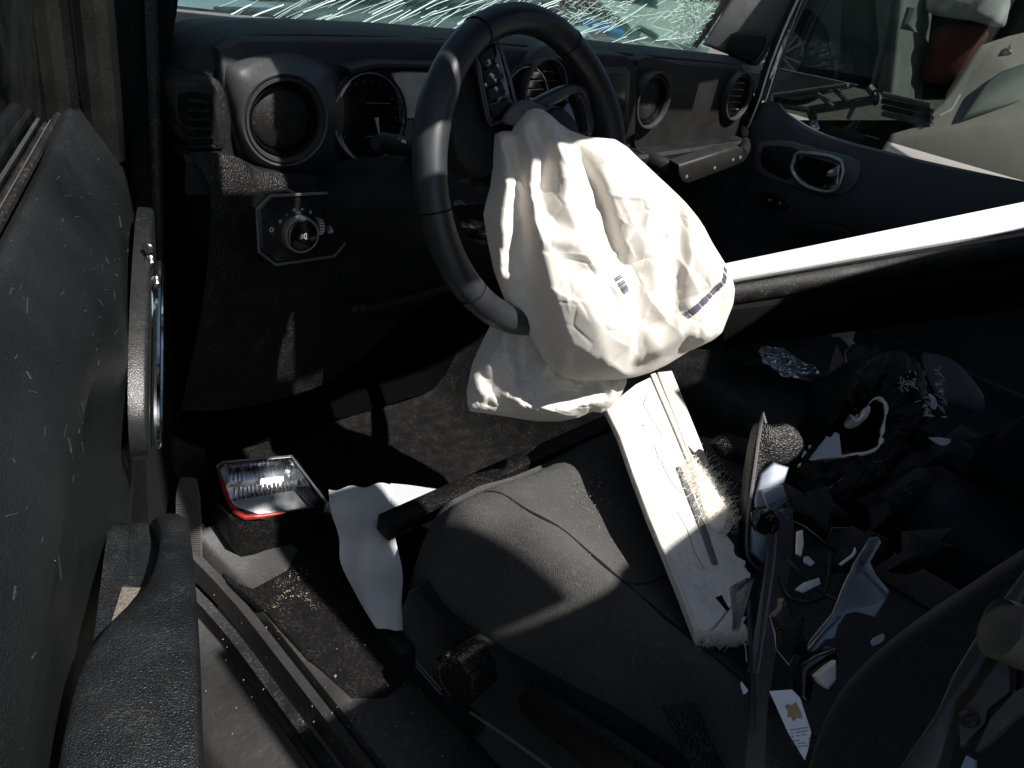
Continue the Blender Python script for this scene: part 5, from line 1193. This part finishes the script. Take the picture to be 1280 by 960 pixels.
for k in range(260):                       # a swept star of sandy dirt on the mat
    a, b, wd = [((345, 735), (386, 712), 7), ((340, 760), (362, 735), 4), ((366, 732), (398, 760), 5)][rp.choice(3)]
    u_ = rp.uniform(0, 1); p = PZ(.034).at(a[0]+(b[0]-a[0])*u_+rp.normal(0, wd), a[1]+(b[1]-a[1])*u_+rp.normal(0, wd*.6)); crumb(p, .0005*math.exp(rp.normal(0, .6)))
o = m.out('floor_crumbs', MT['crumb'], None, label='pale grit scattered over the floor and sill', cat='debris'); o['kind'] = 'stuff'
m = MB()
for k in range(150): 
    p = Pl((0, .25, .545), (0, -.1, 1)).at(rp.uniform(330, 470), rp.uniform(222, 236)); crumb(p, rp.uniform(.0006, .0018))
o = m.out('ledge_crumbs', MT['crumb'], None, label='small glass crumbs along the dashboard ledge', cat='debris'); o['kind'] = 'stuff'

# ================================================================== OUTSIDE
# own bonnet in front of the windscreen with wiper
t = thing('bonnet', 'dull blue grey bonnet of the wrecked car beyond the windscreen', 'bonnet', (.3, 1.2, .6))
rows = []
for y in np.linspace(.56, 1.9, 18): rows.append([V3(.33+s*.72, y, .675-.05*(y-.56)-.05*abs(s)**4+.01*math.sin(y*9)) for s in np.linspace(-1, .15, 18)])
MB().grid(rows).out('bonnet_skin', MT['hood'], t)
MB().grid([[V3(x, y, z+.02*(x+.4)/1.5) for y, z in ((.49, .66), (.50, .69), (.54, .69), (.56, .62))] for x in np.linspace(-.42, 1.1, 14)]).out('cowl', MT['plastic'], t)
t = thing('wiper', 'black windscreen wiper arm lying along the cowl', 'wiper', (.3, .66, .72))
MB().tube([PY(.53).at(*p) for p in ((505, 20), (540, 17), (572, 15), (600, 24), (700, 42))], [.005, .007, .008, .006, .004], 8).out('wiper_arm', MT['wire'], t)
MB().box(PY(.53).at(320, 17), (PY(.53).at(375, 17)-PY(.53).at(280, 15))/2, V3(0, .012, 0), V3(0, 0, .008), .003).out('wiper_motor_cover', MT['greytrim'], t)
MB().tube([PY(.53).at(*p) for p in ((372, 17), (395, 12), (412, 8))], .006, 8).out('wiper_pivot', MT['silver'], t)
# heap of parts in the engine bay, right of the bonnet
t = thing('engine_bay', 'wrecked engine bay with a blue hose and pale scraps beyond the windscreen', 'engine bay', (1.0, 1.2, .5))
MB().slab(outline([(640, 10), (690, 6), (840, 50), (860, 66), (700, 70), (620, 50)], PZ(.56)), V3(0, 0, -.2), .02).out('tray', MT['gloss'], t)
MB().tube([PZ(.60).at(*p) for p in ((728, 30), (745, 36), (762, 40), (780, 44))], [.03, .035, .035, .025], 10).out('blue_hose', MT['bluepl'], t)
MB().slab(outline([(712, 34), (745, 32), (750, 44), (720, 44)], PZ(.60), 2), V3(0, 0, -.05), .006).out('pale_scrap', MT['card'], t)
MB().tube([PZ(.62).at(*p) for p in ((718, 10), (760, 20), (805, 38), (820, 46))], .02, 8).out('black_rail', MT['wire'], t)
MB().slab(outline([(735, 40), (752, 38), (760, 46), (742, 48)], PZ(.62), 1), V3(0, 0, -.03), .004).out('red_scrap', MT['red'], t)
def slabat(px, x0, y0, n, th): return Pl((x0, y0, 0), n)
# pale corrugated sheet
cp_ = Pl((2.4, 3.2, .2), (-.25, -.45, .9))
t = thing('corrugated_sheet', 'pale cream corrugated sheet lying in the yard beyond the windscreen', 'sheet', cp_.at(800, 25))
def qd(a, b, c, d, n, m): return [[cp_.at(*(np.array(a)*(1-u)*(1-v)+np.array(b)*u*(1-v)+np.array(c)*u*v+np.array(d)*(1-u)*v))+cp_.front()*.02*abs(math.sin(v*math.pi*6)) for u in np.linspace(0, 1, n)] for v in np.linspace(0, 1, m)]
MB().grid(qd((735, -6), (900, 4), (900, 62), (800, 46), 12, 49)).out('sheet', MT['cream'], t, sharp=40)
t = thing('green_bin', 'dark green bin behind the pale corrugated sheet', 'bin', AD(795, 5, 5.2))
MB().slab(outline([(770, -30), (826, -30), (824, 12), (772, 2)], Pl(AD(795, 0, 4.9), (-.6, -.8, 0))), V3(.3, .4, 0), .03).out('bin_body', MT['green'], t)
t = thing('brick_wall', 'red brick wall glimpsed at the top of the windscreen', 'wall', AD(840, 0, 7.))
for i in range(3):
    for j in range(9):
        c = Pl(AD(840, -4, 7.), (-.6, -.8, 0)).at(690+j*26+(i % 2)*13, -10+i*9); MB().box(c, unit(V3(.8, -.6, 0))*.09, V3(.05, .07, 0), V3(0, 0, .028), .004).out('brick', MT['brick'], t)
t = thing('parked_car', 'blue grey parked car across the yard, beyond the bonnet', 'car', (1.2, 6, -.5))
pc = Pl((1.2, 6, 0), (-.3, -1, 0))
MB().slab(outline([(300, -60), (640, -30), (650, 14), (300, 2)], pc), V3(.2, 1.6, 0), .06).out('car_body', MT['hood'], t)

# ---- seen through the passenger window
tk = thing('parked_truck', 'dark grey truck with an alloy wheel outside the passenger window', 'truck', PX(2.6).at(1020, 60))
X2 = PX(2.6)
wc = X2.at(982, 70); 
MB().lathe(wc, (-1, 0, 0), [(.20, -.16), (.205, -.02), (.195, .02), (.15, .045), (.105, .045), (.098, .03)], 48).out('tyre', MT['tyre'], tk)
wh = MB().lathe(wc, (-1, 0, 0), [(.1, .03), (.104, .042), (.098, .046), (.092, .035), (.088, -.03), (.0001, -.04)], 40).out('wheel_rim', MT['silver'], tk)
for k in range(10):
    a = k*math.pi/5+(.12 if k % 2 else -.12)+.0; dv = V3(0, math.cos(a), math.sin(a)); MB().box(wc+dv*.056+V3(-.032, 0, 0), dv*.042, np.cross(dv, V3(1, 0, 0))*.006, V3(.008, 0, 0), .002).out('spoke', MT['silver'], wh)
MB().lathe(wc, (-1, 0, 0), [(.02, .02), (.02, .042), (.0001, .044)], 16).out('hub_cap', MT['silver'], wh)
MB().slab(outline([(930, -70), (1085, -70), (1072, 100), (1042, 104), (1038, 70), (1030, 38), (1010, 18), (985, 14), (960, 24), (940, 50), (930, 90)], PX(2.58)), V3(.5, 0, 0), .02).out('wing', MT['carblue'], tk)
MB().slab(outline([(1086, -70), (1140, -70), (1118, 124), (1084, 116), (1096, 60)], PX(2.45)), V3(.3, 0, 0), .02).out('door_frame', MT['pillar'], tk)
MB().tube([PX(2.42).at(*p) for p in ((1140, 10), (1132, 34), (1142, 36), (1136, 30))], .02, 8).out('hinge', MT['pillar'], tk)
MB().tube([PX(2.42).at(*p) for p in ((1128, -40), (1112, 40), (1094, 118))], .012, 8).out('door_seal', MT['wire'], tk)
MB().slab(outline([(1052, -70), (1088, -70), (1092, 60), (1078, 112), (1042, 104), (1046, 60)], PX(2.5)), V3(.2, 0, 0), .03).out('dark_opening', MT['black'], tk)
MB().slab(outline([(1136, -70), (1300, -70), (1300, 120), (1110, 124)], PX(2.9)), V3(.2, 0, 0), .02).out('dark_cab', MT['black'], tk)
t = thing('red_seat', 'dark red seat cover inside the truck behind the white bag', 'seat', PX(2.7).at(1195, 60))
dome([(1168, 36), (1200, 30), (1235, 38), (1225, 60), (1205, 86), (1180, 104), (1150, 98), (1160, 70)], PX(2.7), .05, .1, n=3).out('seat_cover', MT['brick'], t)
t = thing('white_bag', 'crumpled white bag inside the truck above the red seat', 'bag', PX(2.66).at(1215, 10))
m = dome([(1158, -10), (1160, 14), (1185, 22), (1215, 26), (1245, 34), (1258, 30), (1262, 0), (1255, -40), (1170, -40)], PX(2.66), .08, .06, n=5)
m.V = [tuple(np.array(v)+V3(-.012*math.sin(v[1]*70+v[2]*40), 0, 0)) for v in m.V]; m.out('bag', MT['card'], t, sharp=40)
# tubular rack under glass tray
rk = thing('metal_rack', 'grey tubular rack with a glass tray standing outside the passenger window', 'rack', PX(2.0).at(1030, 140))
for a, b, r in (((965, 130), (1012, 138), .010), ((1012, 138), (1098, 124), .016), ((1012, 138), (1020, 162), .013), ((962, 120), (1060, 106), .008), ((1044, 112), (1062, 128), .010), ((1022, 118), (1042, 133), .008), ((1098, 124), (1085, 108), .014), ((965, 130), (962, 120), .010), ((1060, 148), (1070, 128), .008)):
    MB().tube([PX(2.02).at(*a), PX(2.0).at(*b)], r, 9).out('rack_tube', MT['carblue'] if r > .009 else MT['pillar'], rk)
MB().slab(outline([(972, 86), (1072, 106), (1062, 110), (1000, 124), (960, 118)], PX(2.05)), V3(.01, 0, 0)).out('glass_tray', MT['clear'], rk)
MB().tube([PX(2.04).at(*p) for p in ((972, 86), (1072, 107), (1000, 124), (960, 119))], .004, 6).out('tray_edge', MT['pillar'], rk)
for q in ((1016, 146), (1094, 122)):
    MB().tube([PX(1.99).at(q[0]+4*math.cos(a), q[1]+9*math.sin(a)) for a in np.linspace(0, 6.28, 15)[:-1]], .004, 6, closed=True).out('rope_tie', MT['wire'], rk)
# low bed frame of dark rails
lb = thing('stacked_rails', 'dark metal rails stacked on the ground outside the passenger window', 'rails', PX(2.3).at(1120, 140))
for k in range(4):
    MB().tube([PX(2.35).at(1104, 118+k*8), PX(2.25).at(1165, 132+k*8)], .010, 8).out('rail', MT['pillar'] if k in (0, 3) else MT['wire'], lb)
MB().slab(outline([(960, 150), (1180, 150), (1180, 200), (960, 200)], PX(2.5)), V3(.3, 0, 0), .02).out('dark_base', MT['black'], lb)
# pale car with bulging wing at the right
wcx = thing('white_car', 'dirty white car with bulging front wing right outside the passenger window', 'car', PX(1.9).at(1220, 150))
O = [(1110, 182), (1140, 160), (1165, 140), (1186, 120), (1205, 90), (1222, 62), (1240, 52), (1300, 36), (1460, 10), (1460, 300), (1260, 260)]
Pw = Pl((1.9, 0, 0), (-1, -.45, .75)); P = outline(O, Pw, 2); f = Pw.front(); c = Pw.at(1300, 170)
rows = [[p-f*.4 for p in P], [p-f*.03 for p in P]]+[[c+(p-c)*s+f*.10*(1-s**2) for p in P] for s in (1, .97, .92, .85, .7, .5, .2, .02)]
MB().grid(rows, cv=True).out('wing', MT['carwhite'], wcx, sharp=60)
MB().slab([p+f*.085 for p in outline([(1222, 118), (1240, 104), (1300, 84), (1320, 128), (1208, 158), (1192, 162)], Pw)], -f*.03, .01).out('dark_recess', MT['pillar'], wcx)
MB().slab([p+f*.05 for p in outline([(1246, 76), (1256, 64), (1258, 76)], Pw)], -f*.02, .004).out('side_marker', MT['frost'], wcx)
MB().tube([p+f*.075 for p in outline([(1165, 158), (1180, 150), (1190, 132)], Pw)], .004, 6).out('bright_crease', MT['card'], wcx)
